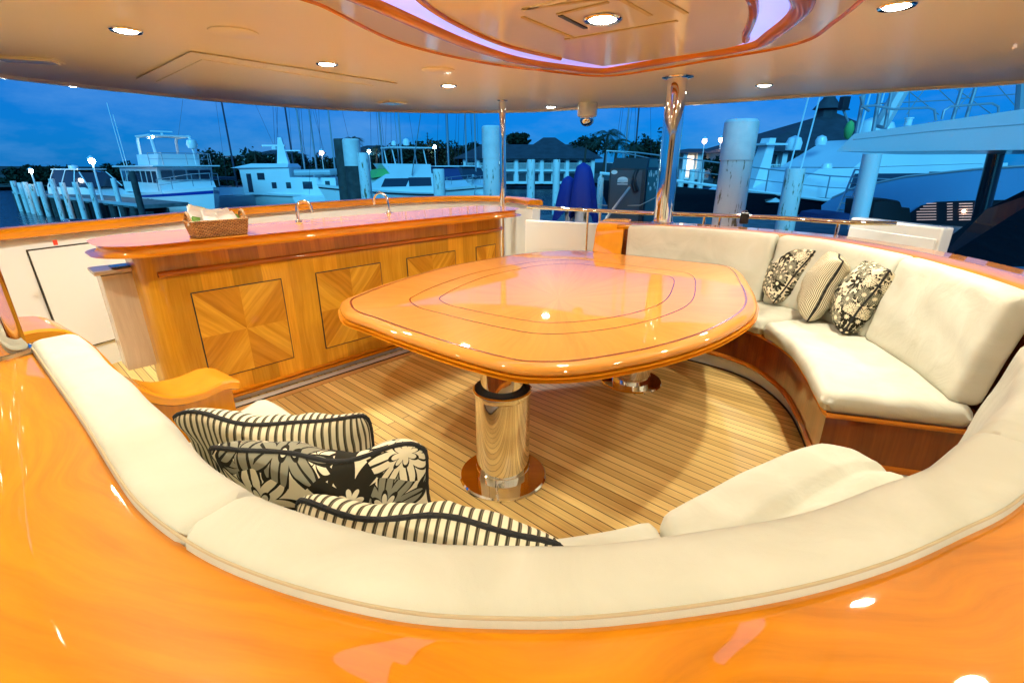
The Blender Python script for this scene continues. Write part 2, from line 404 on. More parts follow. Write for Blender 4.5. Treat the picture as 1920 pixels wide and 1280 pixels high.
    def build(s, name, mat, parent=None, smooth=True, bevel=0, ang=38, loc=None):
        me = bpy.data.meshes.new(name)
        off = Vector(loc) if loc is not None else Vector((0, 0, 0))
        me.from_pydata([tuple(Vector(v) - off) for v in s.v], [], s.f)
        uvl = me.uv_layers.new(name='UVMap')
        for p, u in zip(me.polygons, s.uv):
            if u:
                for li, w in zip(p.loop_indices, u): uvl.data[li].uv = w
            else:
                for li in p.loop_indices:
                    co = s.v[me.loops[li].vertex_index]; uvl.data[li].uv = (co[2], co[0] + co[1])
        for mm_ in (mat if isinstance(mat, (list, tuple)) else [mat]): me.materials.append(M[mm_] if isinstance(mm_, str) else mm_)
        me.polygons.foreach_set('material_index', s.mi)
        bm = bmesh.new(); bm.from_mesh(me); bmesh.ops.remove_doubles(bm, verts=bm.verts, dist=2e-5)
        bmesh.ops.recalc_face_normals(bm, faces=bm.faces); bm.to_mesh(me); bm.free()
        if smooth:
            me.shade_smooth()
            try: me.set_sharp_from_angle(angle=R(ang))
            except Exception: pass
        o = bpy.data.objects.new(name, me); scn.collection.objects.link(o)
        if loc is not None: o.location = off
        if parent is not None:
            o.parent = parent
            o.location = off - parent_world(parent)
        if bevel:
            bv = o.modifiers.new('bevel', 'BEVEL'); bv.width = bevel; bv.segments = 2; bv.limit_method = 'ANGLE'; bv.angle_limit = R(40); bv.harden_normals = True
        return o
def parent_world(p):
    w = Vector(p.location)
    while p.parent: p = p.parent; w += Vector(p.location)
    return w
def offset(poly, d):
    if abs(d) < 1e-7: return [tuple(p[:2]) for p in poly]
    n = len(poly); out = []
    A = sum(poly[i][0] * poly[(i + 1) % n][1] - poly[(i + 1) % n][0] * poly[i][1] for i in range(n))
    sg = 1 if A > 0 else -1
    for i in range(n):
        p0, p1, p2 = (Vector(poly[(i + k) % n][:2]) for k in (-1, 0, 1))
        e1 = (p1 - p0).normalized(); e2 = (p2 - p1).normalized()
        n1 = Vector((e1.y, -e1.x)) * sg; n2 = Vector((e2.y, -e2.x)) * sg
        b_ = (n1 + n2); 
        if b_.length < 1e-6: b_ = n1
        b_.normalize(); k = d / max(.4, b_.dot(n1)); out.append(tuple(p1 + b_ * k))
    return out
def smooth_curve(pts, n, closed=False):
    """Catmull-Rom through points, resampled evenly to n"""
    pts = [Vector(p) for p in pts]; k = len(pts); out = []
    rng = range(k if closed else k - 1)
    for i in rng:
        if closed: p0, p1, p2, p3 = (pts[(i + q) % k] for q in (-1, 0, 1, 2))
        else: p0, p1, p2, p3 = pts[max(0, i - 1)], pts[i], pts[i + 1], pts[min(k - 1, i + 2)]
        for j in range(16):
            t = j / 16; out.append(.5 * ((2 * p1) + (p2 - p0) * t + (2 * p0 - 5 * p1 + 4 * p2 - p3) * t * t + (3 * p1 - p0 - 3 * p2 + p3) * t ** 3))
    if closed: out.append(out[0].copy())
    else: out.append(pts[-1])
    L_ = [0]
    for i in range(1, len(out)): L_.append(L_[-1] + (out[i] - out[i - 1]).length)
    res = []; j = 0; m_ = n if closed else n - 1
    for i in range(n):
        s = L_[-1] * i / m_
        while j < len(L_) - 2 and L_[j + 1] < s: j += 1
        q = (s - L_[j]) / max(1e-9, L_[j + 1] - L_[j]); res.append(out[j].lerp(out[j + 1], q))
    return res
def normals2(path, side=1):
    res = []; n = len(path)
    for i in range(n):
        t = path[min(n - 1, i + 1)] - path[max(0, i - 1)]; t = Vector((t.x, t.y, 0)).normalized(); res.append(Vector((-t.y, t.x, 0)) * side)
    return res
def sweep(mb, path, prof, side=1, closed=False, nrm=None, caps=True, swap=False):
    """prof: closed list of (offset, z) swept along a plan path"""
    nn = nrm or normals2(path, side); rows = []; uvs = []; L_ = 0
    pl = [0]
    for i in range(1, len(prof)): pl.append(pl[-1] + math.hypot(prof[i][0] - prof[i - 1][0], prof[i][1] - prof[i - 1][1]))
    for i, p in enumerate(path):
        if i: L_ += (Vector(p) - Vector(path[i - 1])).length
        rows.append([Vector((p.x, p.y, 0)) + nn[i] * o + Vector((0, 0, z)) for o, z in prof])
        uvs.append([(q, L_) if swap else (L_, q) for q in pl])
    mb.grid(rows, uvs, cv=True)
    if caps: mb.face(list(reversed(rows[0]))); mb.face(rows[-1])
    return mb
def slab(mapf, Lu, Lv, T, r, nu=40, nv=14, groove=None, sag=0, rc=None):
    """padded cushion: mapf(u 0..1, v 0..1, w metres) -> point; rounded at all edges"""
    mb = MB()
    def samples(n, L_):
        e = [0, .004, .012, .03, .055, .085]; e = [x for x in e if x < L_ * .45]
        a = [x / L_ for x in e]; lo, hi = a[-1], 1 - a[-1]
        return a + [lo + (hi - lo) * i / n for i in range(1, n)] + [1 - x for x in reversed(a)]
    us, vs = samples(nu, Lu), samples(nv, Lv)
    def prof(u, v):
        du, dv = min(u, 1 - u) * Lu, min(v, 1 - v) * Lv
        du, dv = min(du, r), min(dv, r)
        a = math.sqrt(max(0, 1 - ((r - du) ** 2 + (r - dv) ** 2) / r ** 2)) if (r - du) ** 2 + (r - dv) ** 2 < r * r else 0
        return a
    front = []; back = []
    for u in us:
        fr = []; bk = []
        for v in vs:
            # pull the corners in so the outline is rounded
            du, dv = r - min(min(u, 1 - u) * Lu, r), r - min(min(v, 1 - v) * Lv, r)
            q = math.hypot(du, dv); uu, vv = u, v
            if q > r:
                k = (q - r); cu, cv = du / q * k / Lu, dv / q * k / Lv
                uu = u + (cu if u < .5 else -cu); vv = v + (cv if v < .5 else -cv)
            a = prof(u, v); w = (T / 2 - r * .999) + r * a if T / 2 >= r else T / 2 * a
            w0 = max(0, T / 2 - r)
            w = w0 * (1 if a > 0 or True else 0) + (T / 2 - w0) * a
            g = 0
            if groove:
                for gv, gd, gw in groove: g += gd * math.exp(-((v - gv) / gw) ** 2)
            s_ = sag * 4 * u * (1 - u) * 4 * v * (1 - v)
            wob = .0022 * math.sin(u * Lu * 19 + v * 5) * a + .0018 * math.sin(v * Lv * 31 + u * Lu * 7) * a
            fr.append(mapf(uu, vv, w - g * a + s_ + wob)); bk.append(mapf(uu, vv, -w))
        front.append(fr); back.append(bk)
    U = [[(u * Lu, v * Lv) for v in vs] for u in us]
    mb.grid(front, U); mb.grid([list(reversed(x)) for x in back], [list(reversed(x)) for x in U])
    n, m_ = len(us), len(vs)
    for i in range(n - 1):
        mb.face([front[i][0], front[i + 1][0], back[i + 1][0], back[i][0]]); mb.face([front[i + 1][-1], front[i][-1], back[i][-1], back[i + 1][-1]])
    for j in range(m_ - 1):
        mb.face([front[0][j + 1], front[0][j], back[0][j], back[0][j + 1]]); mb.face([front[-1][j], front[-1][j + 1], back[-1][j + 1], back[-1][j]])
    return mb
def at(path, t):
    n = len(path) - 1; x = max(0, min(1, t)) * n; i = min(n - 1, int(x)); return path[i].lerp(path[i + 1], x - i)
def rect_ring(mb, path, w, z, t=.0015):
    pass

# ================================================================== THE YACHT
def BP(s, n, z=0): return Vector((.6796 * s + .7336 * n, .7336 * s - .6796 * n, z))
CEIL = 2.13
RZ = .95
# ---------------- deck
bul = smooth_curve([(-3.55, -3, 0), (-3.55, 1.2, 0), (-3.45, 2.3, 0), (-3.24, 3.095, 0), (-2.95, 3.79, 0), (-2.57, 4.71, 0), (-1.66, 5.95, 0), (-.95, 6.45, 0), (-.387, 6.55, 0), (-.02, 6.3, 0), (.19, 5.82, 0)], 90)
deck_poly = [(p.x - .05, p.y) for p in bul] + [(.95, 5.5), (2.3, 5.1), (3.2, 4.6), (4.0, 3.6), (4.2, 2), (4.2, -3)]
o = MB().prism(deck_poly, -.25, 0).build('deck', 'teak', smooth=False); tag(o, kind='structure')
# ---------------- ceiling
edge = smooth_curve([(-4.9, -3, 0), (-4.9, 1, 0), (-4.7, 3.2, 0)] + [G(x, y, CEIL - .02) for x, y in ((0, 147), (200, 170), (420, 192), (630, 207), (840, 212.5), (1000, 210.5), (1100, 205), (1150, 202.5), (1250, 200), (1500, 184), (1740, 169), (1920, 157))] + [(5.1, 3.6, 0), (5.3, 1, 0), (5.3, -3, 0)], 160)
edge = [Vector((p.x, p.y, 0)) for p in edge]
o = MB().prism([(p.x, p.y) for p in edge], CEIL, CEIL + .12).build('ceiling', 'ceiling', smooth=False); tag(o, kind='structure')
mb = MB(); sweep(mb, edge, [(-.004, CEIL + .124), (-.004, CEIL - .018), (.006, CEIL - .024), (.05, CEIL - .024), (.07, CEIL - .004), (.07, CEIL + .124)], side=-1)
mb.build('roof_edge_trim', 'gloss', parent=o)
hp = [G(x, y, CEIL).to_2d() for x, y in ((358, 95), (743, 155), (640, 185), (255, 147))]
hm = MB().prism([tuple(p) for p in hp], CEIL - .012, CEIL - .001, layers=[(.004, CEIL - .001), (0, CEIL - .006), (-.008, CEIL - .012)])
hm.build('access_panel', 'ceiling', parent=o, smooth=False)
hp2 = [G(x, y, CEIL).to_2d() for x, y in ((378, 107), (700, 158), (615, 178), (292, 150))]
hm = MB().prism([tuple(p) for p in hp2], CEIL - .018, CEIL - .012); hm.build('panel_insert', 'ceiling', parent=o, smooth=False)
for x, y, w in ((438, 60, 48), (822, 131, 30)):
    c = G(x, y, CEIL); MB().lathe((c.x, c.y, 0), [(.02, CEIL - .001), (.125, CEIL - .001), (.125, CEIL - .006), (.115, CEIL - .010), (.02, CEIL - .010)], 40).build('speaker_cover', 'ceiling', parent=o)
for c, a, d in ((G(52, 111, CEIL), .35, (.30, .14)), (G(735, 192, CEIL), BAR, (.22, .22))):
    MB().box((c.x, c.y, CEIL - .004), (d[0] + .05, d[1] + .05, .006), a).build('vent_plate', 'ceiling', parent=o, smooth=False)
    MB().box((c.x, c.y, CEIL - .012), (d[0], d[1], .012), a).build('vent_flap', 'gloss', parent=o, smooth=False)
# ---------------- coffer in the ceiling
cof = empty('ceiling_coffer', (.4, 2.6, CEIL), 'glossy white raised ceiling coffer ringed by thick varnished wood mouldings over the table', 'ceiling coffer')
vis = [(-.858, 2.52), (-.653, 3.251), (-.222, 3.817), (.25, 4.15), (.733, 4.38), (1.08, 4.08), (1.391, 3.694), (1.62, 3.4), (1.69, 3.15), (1.621, 2.859), (1.528, 2.52)]
cc = Vector((.34, 2.62))
low = [(2 * cc.x - x, 2 * cc.y - y) for x, y in vis[1:-1]]
ring1 = smooth_curve([(x, y, 0) for x, y in vis + low], 150, True)[:-1] if False else smooth_curve([(x, y, 0) for x, y in vis + low], 151, True)[:-1]
r1 = [(p.x, p.y) for p in ring1]
MB().prism(r1, CEIL - .012, CEIL - .002).build('gloss_band', 'gloss', parent=cof, smooth=False)
MB().tube([(p.x, p.y, CEIL - .012) for p in ring1], .012, 8, closed=True).build('outer_trim', 'trim', parent=cof)
vis2 = [(-.635, 2.52), (-.335, 3.188), (-.035, 3.661), (.3, 3.93), (.68, 4.10), (.95, 3.84), (1.18, 3.57), (1.40, 3.36), (1.475, 3.2), (1.45, 3.0), (1.34, 2.52)]
low2 = [(2 * cc.x - x, 2 * cc.y - y) for x, y in vis2[1:-1]]
ring2 = smooth_curve([(x, y, 0) for x, y in vis2 + low2], 151, True)[:-1]
ri = offset([(p.x, p.y) for p in ring2], -.05)
MB().prism(ri, CEIL - .022, CEIL - .013).build('cove_panel', 'lavender', parent=cof, smooth=False)
MB().tube([(x, y, CEIL - .012) for x, y in ri], .052, 14, closed=True, sq=.75).build('ring_moulding', 'trim', parent=cof)
inn_l = [G(x, y, CEIL - .03) for x, y in ((740, -60), (790, 0), (860, 45), (945, 82), (1040, 106), (1130, 124))]
inn_r = [G(x, y, CEIL - .03) for x, y in ((1250, 108), (1380, 86), (1400, 60), (1412, 30), (1412, 0), (1400, -60))]
il = smooth_curve([(-.42, 1.6, 0), (-.46, 2.1, 0)] + [(p.x, p.y, 0) for p in inn_l], 40); ir = smooth_curve([(p.x, p.y, 0) for p in inn_r] + [(1.0, 1.7, 0), (.8, 1.45, 0)], 40)
pin = [(p.x, p.y) for p in il + ir] + [(.3, 1.15)]
MB().prism(pin, CEIL - .032, CEIL - .023).build('centre_panel', 'gloss', parent=cof, smooth=False)
MB().tube([(p.x, p.y, CEIL - .034) for p in il[:34]], .014, 8).build('inner_trim', 'trim', parent=cof)
MB().tube([(p.x, p.y, CEIL - .034) for p in ir[10:]], .022, 8).build('inner_trim', 'trim', parent=cof)
for (a, b_), c_ in ((((1060, 0), (980, 20)), 'ceiling'), (((980, 33), (1075, 72)), 'seam'), (((1050, 30), (1098, 54)), 'black'), (((1165, 0), (1220, 30)), 'seam'), (((1240, 0), (1287, 26)), 'seam'), (((1060, 75), (1270, 40)), 'seam'), (((980, 18), (1150, -3)), 'seam'), (((1045, 28), (1140, 5)), 'seam')):
    p, q = G(*a, CEIL - .035), G(*b_, CEIL - .035); d_ = q - p
    MB().box(((p.x + q.x) / 2, (p.y + q.y) / 2, CEIL - .0345), (d_.length, .022, .005), math.atan2(d_.y, d_.x)).build('slot', c_, parent=cof, smooth=False)
sa = R(41)
# ---------------- downlights
def downlight(c, z=CEIL, r=.075, power=11, label=None):
    t = empty('ceiling_light', (c[0], c[1], z), label, 'ceiling light', 'downlights in the ceiling')
    MB().lathe((c[0], c[1], 0), [(r * .70, z - .002), (r * 1.02, z - .002), (r * 1.02, z - .006), (r * .95, z - .012), (r * .76, z - .010), (r * .70, z - .004)], 32).build('bezel', 'chrome', parent=t)
    MB().lathe((c[0], c[1], 0), [(.001, z - .017), (r * .3, z - .016), (r * .55, z - .013), (r * .70, z - .009), (r * .72, z - .006), (r * .72, z - .003), (.001, z - .003)], 32).build('lens', 'lamp_on', parent=t)
    ld = bpy.data.lights.new('downlight_lamp', 'AREA'); ld.shape = 'DISK'; ld.size = r * 1.3; ld.energy = power; ld.color = (1, .94, .74); ld.spread = R(150)
    lo = bpy.data.objects.new('lamp', ld); scn.collection.objects.link(lo); lo.parent = t; lo.location = (0, 0, -.020)
    return t
PW = 14
LT = [((236, 56), 'round downlight nearest the left end of the bar, above the near-left ceiling'), ((613, 119), 'round downlight beside the rectangular ceiling access panel'),
      ((841, 160), 'round downlight just left of the thin steel post'), ((1033, 200), 'small far downlight between the thin post and the camera dome'),
      ((1433, 159), 'round downlight above the far right settee, right of the thick steel post'), ((1682, 10), 'large bright downlight near the upper right corner of the ceiling')]
for p, lb in LT:
    c = G(*p, CEIL); downlight((c.x, c.y), label=lb, power=PW * (1.7 if p[0] in (1433, 1033) else 1))
c = G(1130, 34, CEIL - .03); downlight((c.x, c.y), z=CEIL - .032, r=.09, power=PW * .9, label='big downlight in the middle of the glossy ceiling coffer')
c = G(757, 72, CEIL - .02)
for x, y, lb in ((-1.0, 1.46, 'downlight above the left sofa pillows, left of the coffer'), (1.62, 1.45, 'downlight above the walkway right of the near sofa'), (-2.7, 1.5, 'downlight over the side deck at far left'),
                 (-.9, -.6, 'downlight behind the camera above the left rail'), (1.1, -.6, 'downlight behind the camera above the right rail'), (3.0, 2.9, 'downlight over the right hand sofa back')):
    downlight((x, y), label=lb, power=PW * (1.5 if y < 0 else .35 if x == 1.62 else .8))
# ---------------- camera dome
c = G(1102, 193, CEIL); q = .075
t = empty('security_camera', (c.x, c.y, CEIL), 'white dome security camera hanging from the ceiling edge', 'security camera')
MB().lathe((c.x, c.y, 0), [(.02, CEIL), (.112, CEIL), (.116, CEIL - .01), (.116, CEIL - .13), (.106, CEIL - .15), (.02, CEIL - .15)], 32).build('housing', 'white', parent=t)
MB().lathe((c.x, c.y, 0), [(.085, CEIL - .15), (.088, CEIL - .17), (.078, CEIL - .215), (.05, CEIL - .245), (.018, CEIL - .255), (.001, CEIL - .256)], 28).build('dome', 'chrome', parent=t)
# ---------------- posts
def post(c, r, z0, z1, label, fl=True, tilt=(0, 0)):
    t = empty('support_post', (c[0], c[1], z0), label, 'steel post', 'polished steel posts holding the ceiling')
    MB().tube([(c[0] + tilt[0], c[1] + tilt[1], z0), (c[0], c[1], z1)], r, 40).build('tube', 'chrome', parent=t)
    if fl: MB().lathe((c[0], c[1], 0), [(r * 1.0, z1 - .001), (r * 1.55, z1 - .001), (r * 1.55, z1 - .010), (r * 1.3, z1 - .016), (r * 1.0, z1 - .016)], 36).build('top_flange', 'chrome', parent=t)
    MB().lathe((c[0] + tilt[0], c[1] + tilt[1], 0), [(r, z0 + .001), (r * 1.22, z0 + .001), (r * 1.22, z0 + .006), (r * 1.1, z0 + .012), (r, z0 + .012)], 36).build('base_ring', 'chrome', parent=t)
p1 = G(942, 187, CEIL); post((p1.x, p1.y), .038, 0, CEIL, 'thin polished steel post at the far end of the bar counter')
p2 = G(1271, 143, CEIL); post((p2.x, p2.y), .082, RZ, CEIL, 'thick polished steel post standing on the far sofa rail', tilt=(-.0, -.0))
post((-1.425, 1.25), .062, RZ, CEIL, 'polished steel post at the left picture edge on the near rail')
# ---------------- bulwark with cap rail
t = empty('bulwark', (-3.2, 3.1, 0), 'white curved bulwark behind the bar topped with a varnished wood cap rail', 'bulwark')
mb = MB(); sweep(mb, bul, [(.0, 0), (-.03, .5), (-.055, .99), (-.15, .99), (-.15, -.3), (-.02, -.3)], side=-1); mb.build('wall', 'white', parent=t)
mb = MB(); sweep(mb, bul, [(.004, 1.0), (.0, 1.012), (.0, 1.045), (-.02, 1.06), (-.16, 1.06), (-.185, 1.04), (-.185, .995), (-.01, .992)], side=-1); mb.build('cap_rail', 'rail_wood', parent=t)
def bulp(x_over_y, z, outw=0):
    best = min(range(len(bul)), key=lambda i: abs(bul[i].x / max(.3, bul[i].y) - x_over_y) if bul[i].y > .5 else 9)
    return bul[best]
# locker door let into the bulwark: a raised leaf following the wall
ia = min(range(len(bul)), key=lambda i: (bul[i].x / max(.3, bul[i].y) + .968) ** 2 if bul[i].y > 1 else 9)
pa, pb = Vector((-3.19, 3.22, 0)), Vector((-2.70, 4.32, 0))
dseg = [p for p in bul if 3.2 < p.y < 4.5]
mb = MB(); sweep(mb, dseg, [(.006, .18), (-.003, .18), (-.06, .90), (-.045, .915)], side=-1); mb.build('door_gap', 'dark_line', parent=t)
mb = MB(); sweep(mb, [p for p in dseg][0:], [(.010, .188), (-.02, .188), (-.06, .9), (-.0395, .905)], side=-1)
dd = mb.build('locker_door', 'white', parent=t); dd.location = dd.location + Vector((.004, .006, 0))
sk = D(103, 454, 3.18)
mb = MB(); mb.box((sk.x + .02, sk.y - .02, sk.z), (.022, .004, .032), R(66)); mb.build('fire_sticker', 'red', parent=t, smooth=False)
# low gate wall and rail aft
t = empty('transom_gate', (.6, 5.4, 0), 'low white gate between the bulwark end and the far sofa arm', 'gate')
ga, gb = Vector((.16, 5.62, 0)), Vector((1.25, 5.12, 0)); gd = (gb - ga).normalized(); ang = math.atan2(gd.y, gd.x)
gm = (ga + gb) / 2
MB().box((gm.x, gm.y, .43), ((gb - ga).length, .07, .86), ang).build('gate_panel', 'white', parent=t, bevel=.012)
MB().box((gm.x + .03, gm.y - .045, .42), ((gb - ga).length * .9, .012, .70), ang).build('gate_face', 'white', parent=t, bevel=.006)
t = empty('guard_rail', (1.4, 5.2, .9), 'polished steel guard rail running behind the far sofa', 'guard rail')
gr = smooth_curve([G(x, y, 1.0) for x, y in ((990, 388), (1108, 394.5), (1230, 400), (1400, 406), (1500, 411), (1592, 417))] + [(3.1, 4.0, 1.0)], 40)
MB().tube(gr, .02, 12).build('top_tube', 'chrome', parent=t)
for q in (.22, .26, .56, .6, .88): p = at(gr, q); MB().tube([(p.x, p.y, .0), (p.x, p.y, 1.0)], .014, 10).build('stanchion', 'chrome', parent=t)
c = at(gr, .66)
lt = empty('clamp_light', (c.x, c.y, 1.0), 'small black clamp lamp on the steel guard rail', 'clamp lamp')
MB().box((c.x, c.y - .01, .985), (.075, .06, .10), ang).build('body', 'black', parent=lt, bevel=.012)
MB().tube([(c.x - .03, c.y, 1.03), (c.x - .015, c.y, 1.05), (c.x + .015, c.y, 1.05), (c.x + .03, c.y, 1.03)], .006, 6).build('handle', 'chrome', parent=lt)
# ---------------- white locker on the right side deck
a_, b_ = D(1594, 413, 4.55), D(1771, 420, 3.75); d_ = (b_ - a_); d2 = Vector((d_.x, d_.y, 0)); n_ = Vector((-d2.y, d2.x, 0)).normalized()
if n_.y < 0: n_ = -n_
c = (a_ + b_) / 2 + n_ * .06; zt = (a_.z + b_.z) / 2
t = empty('deck_locker', (c.x, c.y, 0), 'plain white box wall standing behind the right sofa rail', 'locker')
MB().box((c.x, c.y, zt / 2), (d2.length, .12, zt), math.atan2(d2.y, d2.x)).build('body', 'white', parent=t, bevel=.018)
MB().box((c.x, c.y, zt * .5), (d2.length * .94, .135, zt * .82), math.atan2(d2.y, d2.x)).build('door', 'white', parent=t, bevel=.006)

# ---------------- bar
bar = empty('bar_counter', tuple(BP(1.9, -3.4)), 'long varnished wood bar with four matched veneer panels', 'bar')
def rr(s0, s1, n0, n1, rads, k=8):
    out = []
    for (s, n, a0, r_) in ((s0, n1, 0, rads[0]), (s1, n1, 0, rads[1]), (s1, n0, 0, rads[2]), (s0, n0, 0, rads[3])):
        out.append((s, n, r_))
    res = []
    dirs = [((1, 0), (0, -1), math.pi / 2, math.pi), ((0, -1), (-1, 0), 0, math.pi / 2)]
    cen = [(s0 + rads[0], n1 - rads[0], math.pi, math.pi / 2), (s1 - rads[1], n1 - rads[1], math.pi / 2, 0), (s1 - rads[2], n0 + rads[2], 0, -math.pi / 2), (s0 + rads[3], n0 + rads[3], -math.pi / 2, -math.pi)]
    for (cs, cn, a0, a1), r_ in zip(cen, rads):
        for i in range(k + 1):
            a = a0 + (a1 - a0) * i / k; p = BP(cs + r_ * math.cos(a), cn + r_ * math.sin(a)); res.append((p.x, p.y))
    return res
body = rr(.52, 3.42, -3.60, -3.219, (.10, .16, .1, .1))
MB().prism(body, .05, 1.0, uvs='vert').build('body', 'veneer', parent=bar)
MB().prism(rr(.50, 3.44, -3.62, -3.196, (.11, .17, .1, .1)), .045, .085, layers=[(0, .045), (-.0, .052), (.008, .062), (.0, .072), (-.014, .085)]).build('bottom_moulding', 'rail_wood', parent=bar)
MB().prism(rr(.55, 3.40, -3.58, -3.24, (.11, .17, .1, .1)), .001, .044).build('plinth', 'white', parent=bar, smooth=False)
top = rr(.40, 3.52, -3.64, -3.085, (.20, .22, .2, .2), 10)
MB().prism(top, 1.0, 1.07, layers=[(-.05, 1.003), (-.012, 1.005), (0, 1.016), (.004, 1.030), (.0, 1.046), (-.010, 1.056), (-.03, 1.061)], rot=BAR).build('countertop', 'wood', parent=bar)
mo = [BP(.60 + i * .1, -3.219 + .012, .878) for i in range(27)] + [BP(3.27, -3.211, .878), BP(3.35, -3.24, .878), BP(3.41, -3.31, .878)]
MB().tube(mo, .017, 10).build('rail_moulding', 'trim', parent=bar)
def match_panel(s0, s1, z0, z1):
    f = -3.219 + .003; cs, cz = (s0 + s1) / 2, (z0 + z1) / 2
    mb = MB(); mb.box(BP(cs, -3.217, cz), (s1 - s0 + .012, .004, z1 - z0 + .012), BAR); fr = mb.build('panel_groove', 'dark_line', parent=bar, smooth=False)
    mb = MB(); K = [(s0, z0), (cs, z0), (s1, z0), (s1, cz), (s1, z1), (cs, z1), (s0, z1), (s0, cz)]
    f2 = -3.219 + .006
    for i in range(8):
        a, b2 = K[i], K[(i + 1) % 8]; mb.cur = i % 2
        A, B_, C_ = BP(cs, f2, cz), BP(a[0], f2, a[1]), BP(b2[0], f2, b2[1])
        # grain runs parallel to the diagonal of this eighth
        dx, dz = (a[0] if a[0] != cs else b2[0]) - cs, (a[1] if a[1] != cz else b2[1]) - cz
        g = math.atan2(dz, dx); cg, sg = math.cos(g), math.sin(g)
        if i in (0, 3, 4, 7): pass
        uvs = []
        for (s, z) in ((cs, cz), a, b2): x, y = s - cs, z - cz; uvs.append((x * cg + y * sg + i * .7 + s0 * 3, -x * sg + y * cg + i * 1.3 + s0 * 5))
        mb.face([A, B_, C_], uvs)
    for a, b2 in (((s0, z0), (s1, z0)), ((s1, z0), (s1, z1)), ((s1, z1), (s0, z1)), ((s0, z1), (s0, z0))):
        mb.face([BP(a[0], f2, a[1]), BP(a[0], f, a[1]), BP(b2[0], f, b2[1]), BP(b2[0], f2, b2[1])])
    mb.build('veneer_panel', ['inlay_a', 'inlay_b'], parent=bar, smooth=False)
for k in range(3): match_panel(.739 + .753 * k, 1.249 + .747 * k, .20, .745)
match_panel(2.998, 3.24, .20, .745)
# floor strips along the bar
o = MB().box(BP(1.96, -3.172, .003), (2.92, .062, .006), BAR).build('floor_strip', 'steel', smooth=False, parent=bar)
M['strip'] = plain('silver_strip', (.62, .58, .52), .45); o.data.materials[0] = M['strip']
MB().box(BP(1.96, -3.136, .004), (2.95, .009, .008), BAR).build('caulk_line', 'dark_line', smooth=False, parent=bar)
M['plank'] = wood('border_plank', (.52, .29, .09), (.66, .40, .15), grain=30, coat=0, rough=.45)
o = MB().box(BP(1.96, -3.098, .0025), (2.95, .055, .005), BAR).build('deck_border', 'plank', smooth=False); tag(o, kind='structure')
# pale hanging cabinet at the end of the bar
t = empty('side_cabinet', (-2.16, 2.63, 0), 'pale wood cabinet tucked under the left end of the bar', 'cabinet')
pc = D(225, 600, 2.70)
MB().box((-2.225, 2.715, .60), (.20, .16, .56), BAR).build('body', 'pale', parent=t, bevel=.006)
MB().box((-2.235, 2.715, .895), (.24, .20, .025), BAR).build('top', 'pale', parent=t, bevel=.008)
MB().box((-2.20, 2.70, .913), (.10, .10, .012), BAR).build('glass_inset', 'glass', parent=t, bevel=.004)
# faucets
for (px, py), lb, w in (((560, 416), 'slim steel swan-neck tap on the bar, nearer the basket', .05), ((729, 400), 'wider steel swan-neck tap on the bar, farther from the basket', .075)):
    c = G(px, py, 1.061); t = empty('tap', tuple(c), lb, 'tap', 'taps on the bar counter')
    MB().lathe((c.x, c.y, 0), [(.01, 1.062), (.022, 1.062), (.02, 1.072), (.012, 1.08), (.01, 1.08)], 20).build('base', 'chrome', parent=t)
    dv = Vector((-.9, .43, 0)) * w if w > .06 else Vector((.85, .5, 0)) * w
    pts = [c + Vector((0, 0, .01)), c + Vector((0, 0, .09))] + [c + dv * (1 - math.cos(a)) + Vector((0, 0, .09 + math.sin(a) * w)) for a in [math.pi * i / 10 for i in range(1, 11)]] + [c + dv * 2 + Vector((0, 0, .06))]
    MB().tube(pts, .010, 12).build('spout', 'chrome', parent=t)
# basket with packets
bk = BP(.945, -3.215, 1.063); t = empty('basket', tuple(bk), 'woven wicker basket with two loop handles on the bar', 'basket')
bR = BAR; ca, sa_ = math.cos(bR), math.sin(bR)
def BK(x, y, z): return Vector((bk.x + x * ca - y * sa_, bk.y + x * sa_ + y * ca, 1.063 + z))
W_, D_, H_ = .30, .17, .085
mb = MB(); prf = []
for z, f in ((0, .90), (.02, .93), (.05, .97), (H_, 1.0)): prf.append((z, f))
outer = []
def rrect(w, d, r_, k=5):
    o_ = []
    for cx, cy, a0 in ((w - r_, d - r_, 0), (-w + r_, d - r_, 90), (-w + r_, -d + r_, 180), (w - r_, -d + r_, 270)):
        for i in range(k + 1): a = R(a0 + 90 * i / k); o_.append((cx + r_ * math.cos(a), cy + r_ * math.sin(a)))
    return o_
rows = []; uvs = []; rc_ = rrect(W_ / 2, D_ / 2, .018)
per = [0]
for i in range(1, len(rc_)): per.append(per[-1] + math.hypot(rc_[i][0] - rc_[i - 1][0], rc_[i][1] - rc_[i - 1][1]))
for z, f in prf + [(H_, .95), (.06, .93), (.012, .88)]: rows.append([BK(x * f, y * f, z) for x, y in rc_]); uvs.append([(u, z) for u in per])
mb.grid(rows, uvs, cv=True); mb.face([BK(x * .88, y * .88, .012) for x, y in rc_]); mb.build('body', 'wicker', parent=t)
MB().tube([BK(x * .975, y * .975, H_) for x, y in rc_], .007, 8, closed=True).build('rim', 'wicker', parent=t)
for sx in (-1, 1):
    MB().tube([BK(sx * .143, -.055 + .11 * i / 12, H_ - .005 + .05 * math.sin(math.pi * i / 12)) for i in range(13)], .0085, 8).build('handle', 'wicker', parent=t)
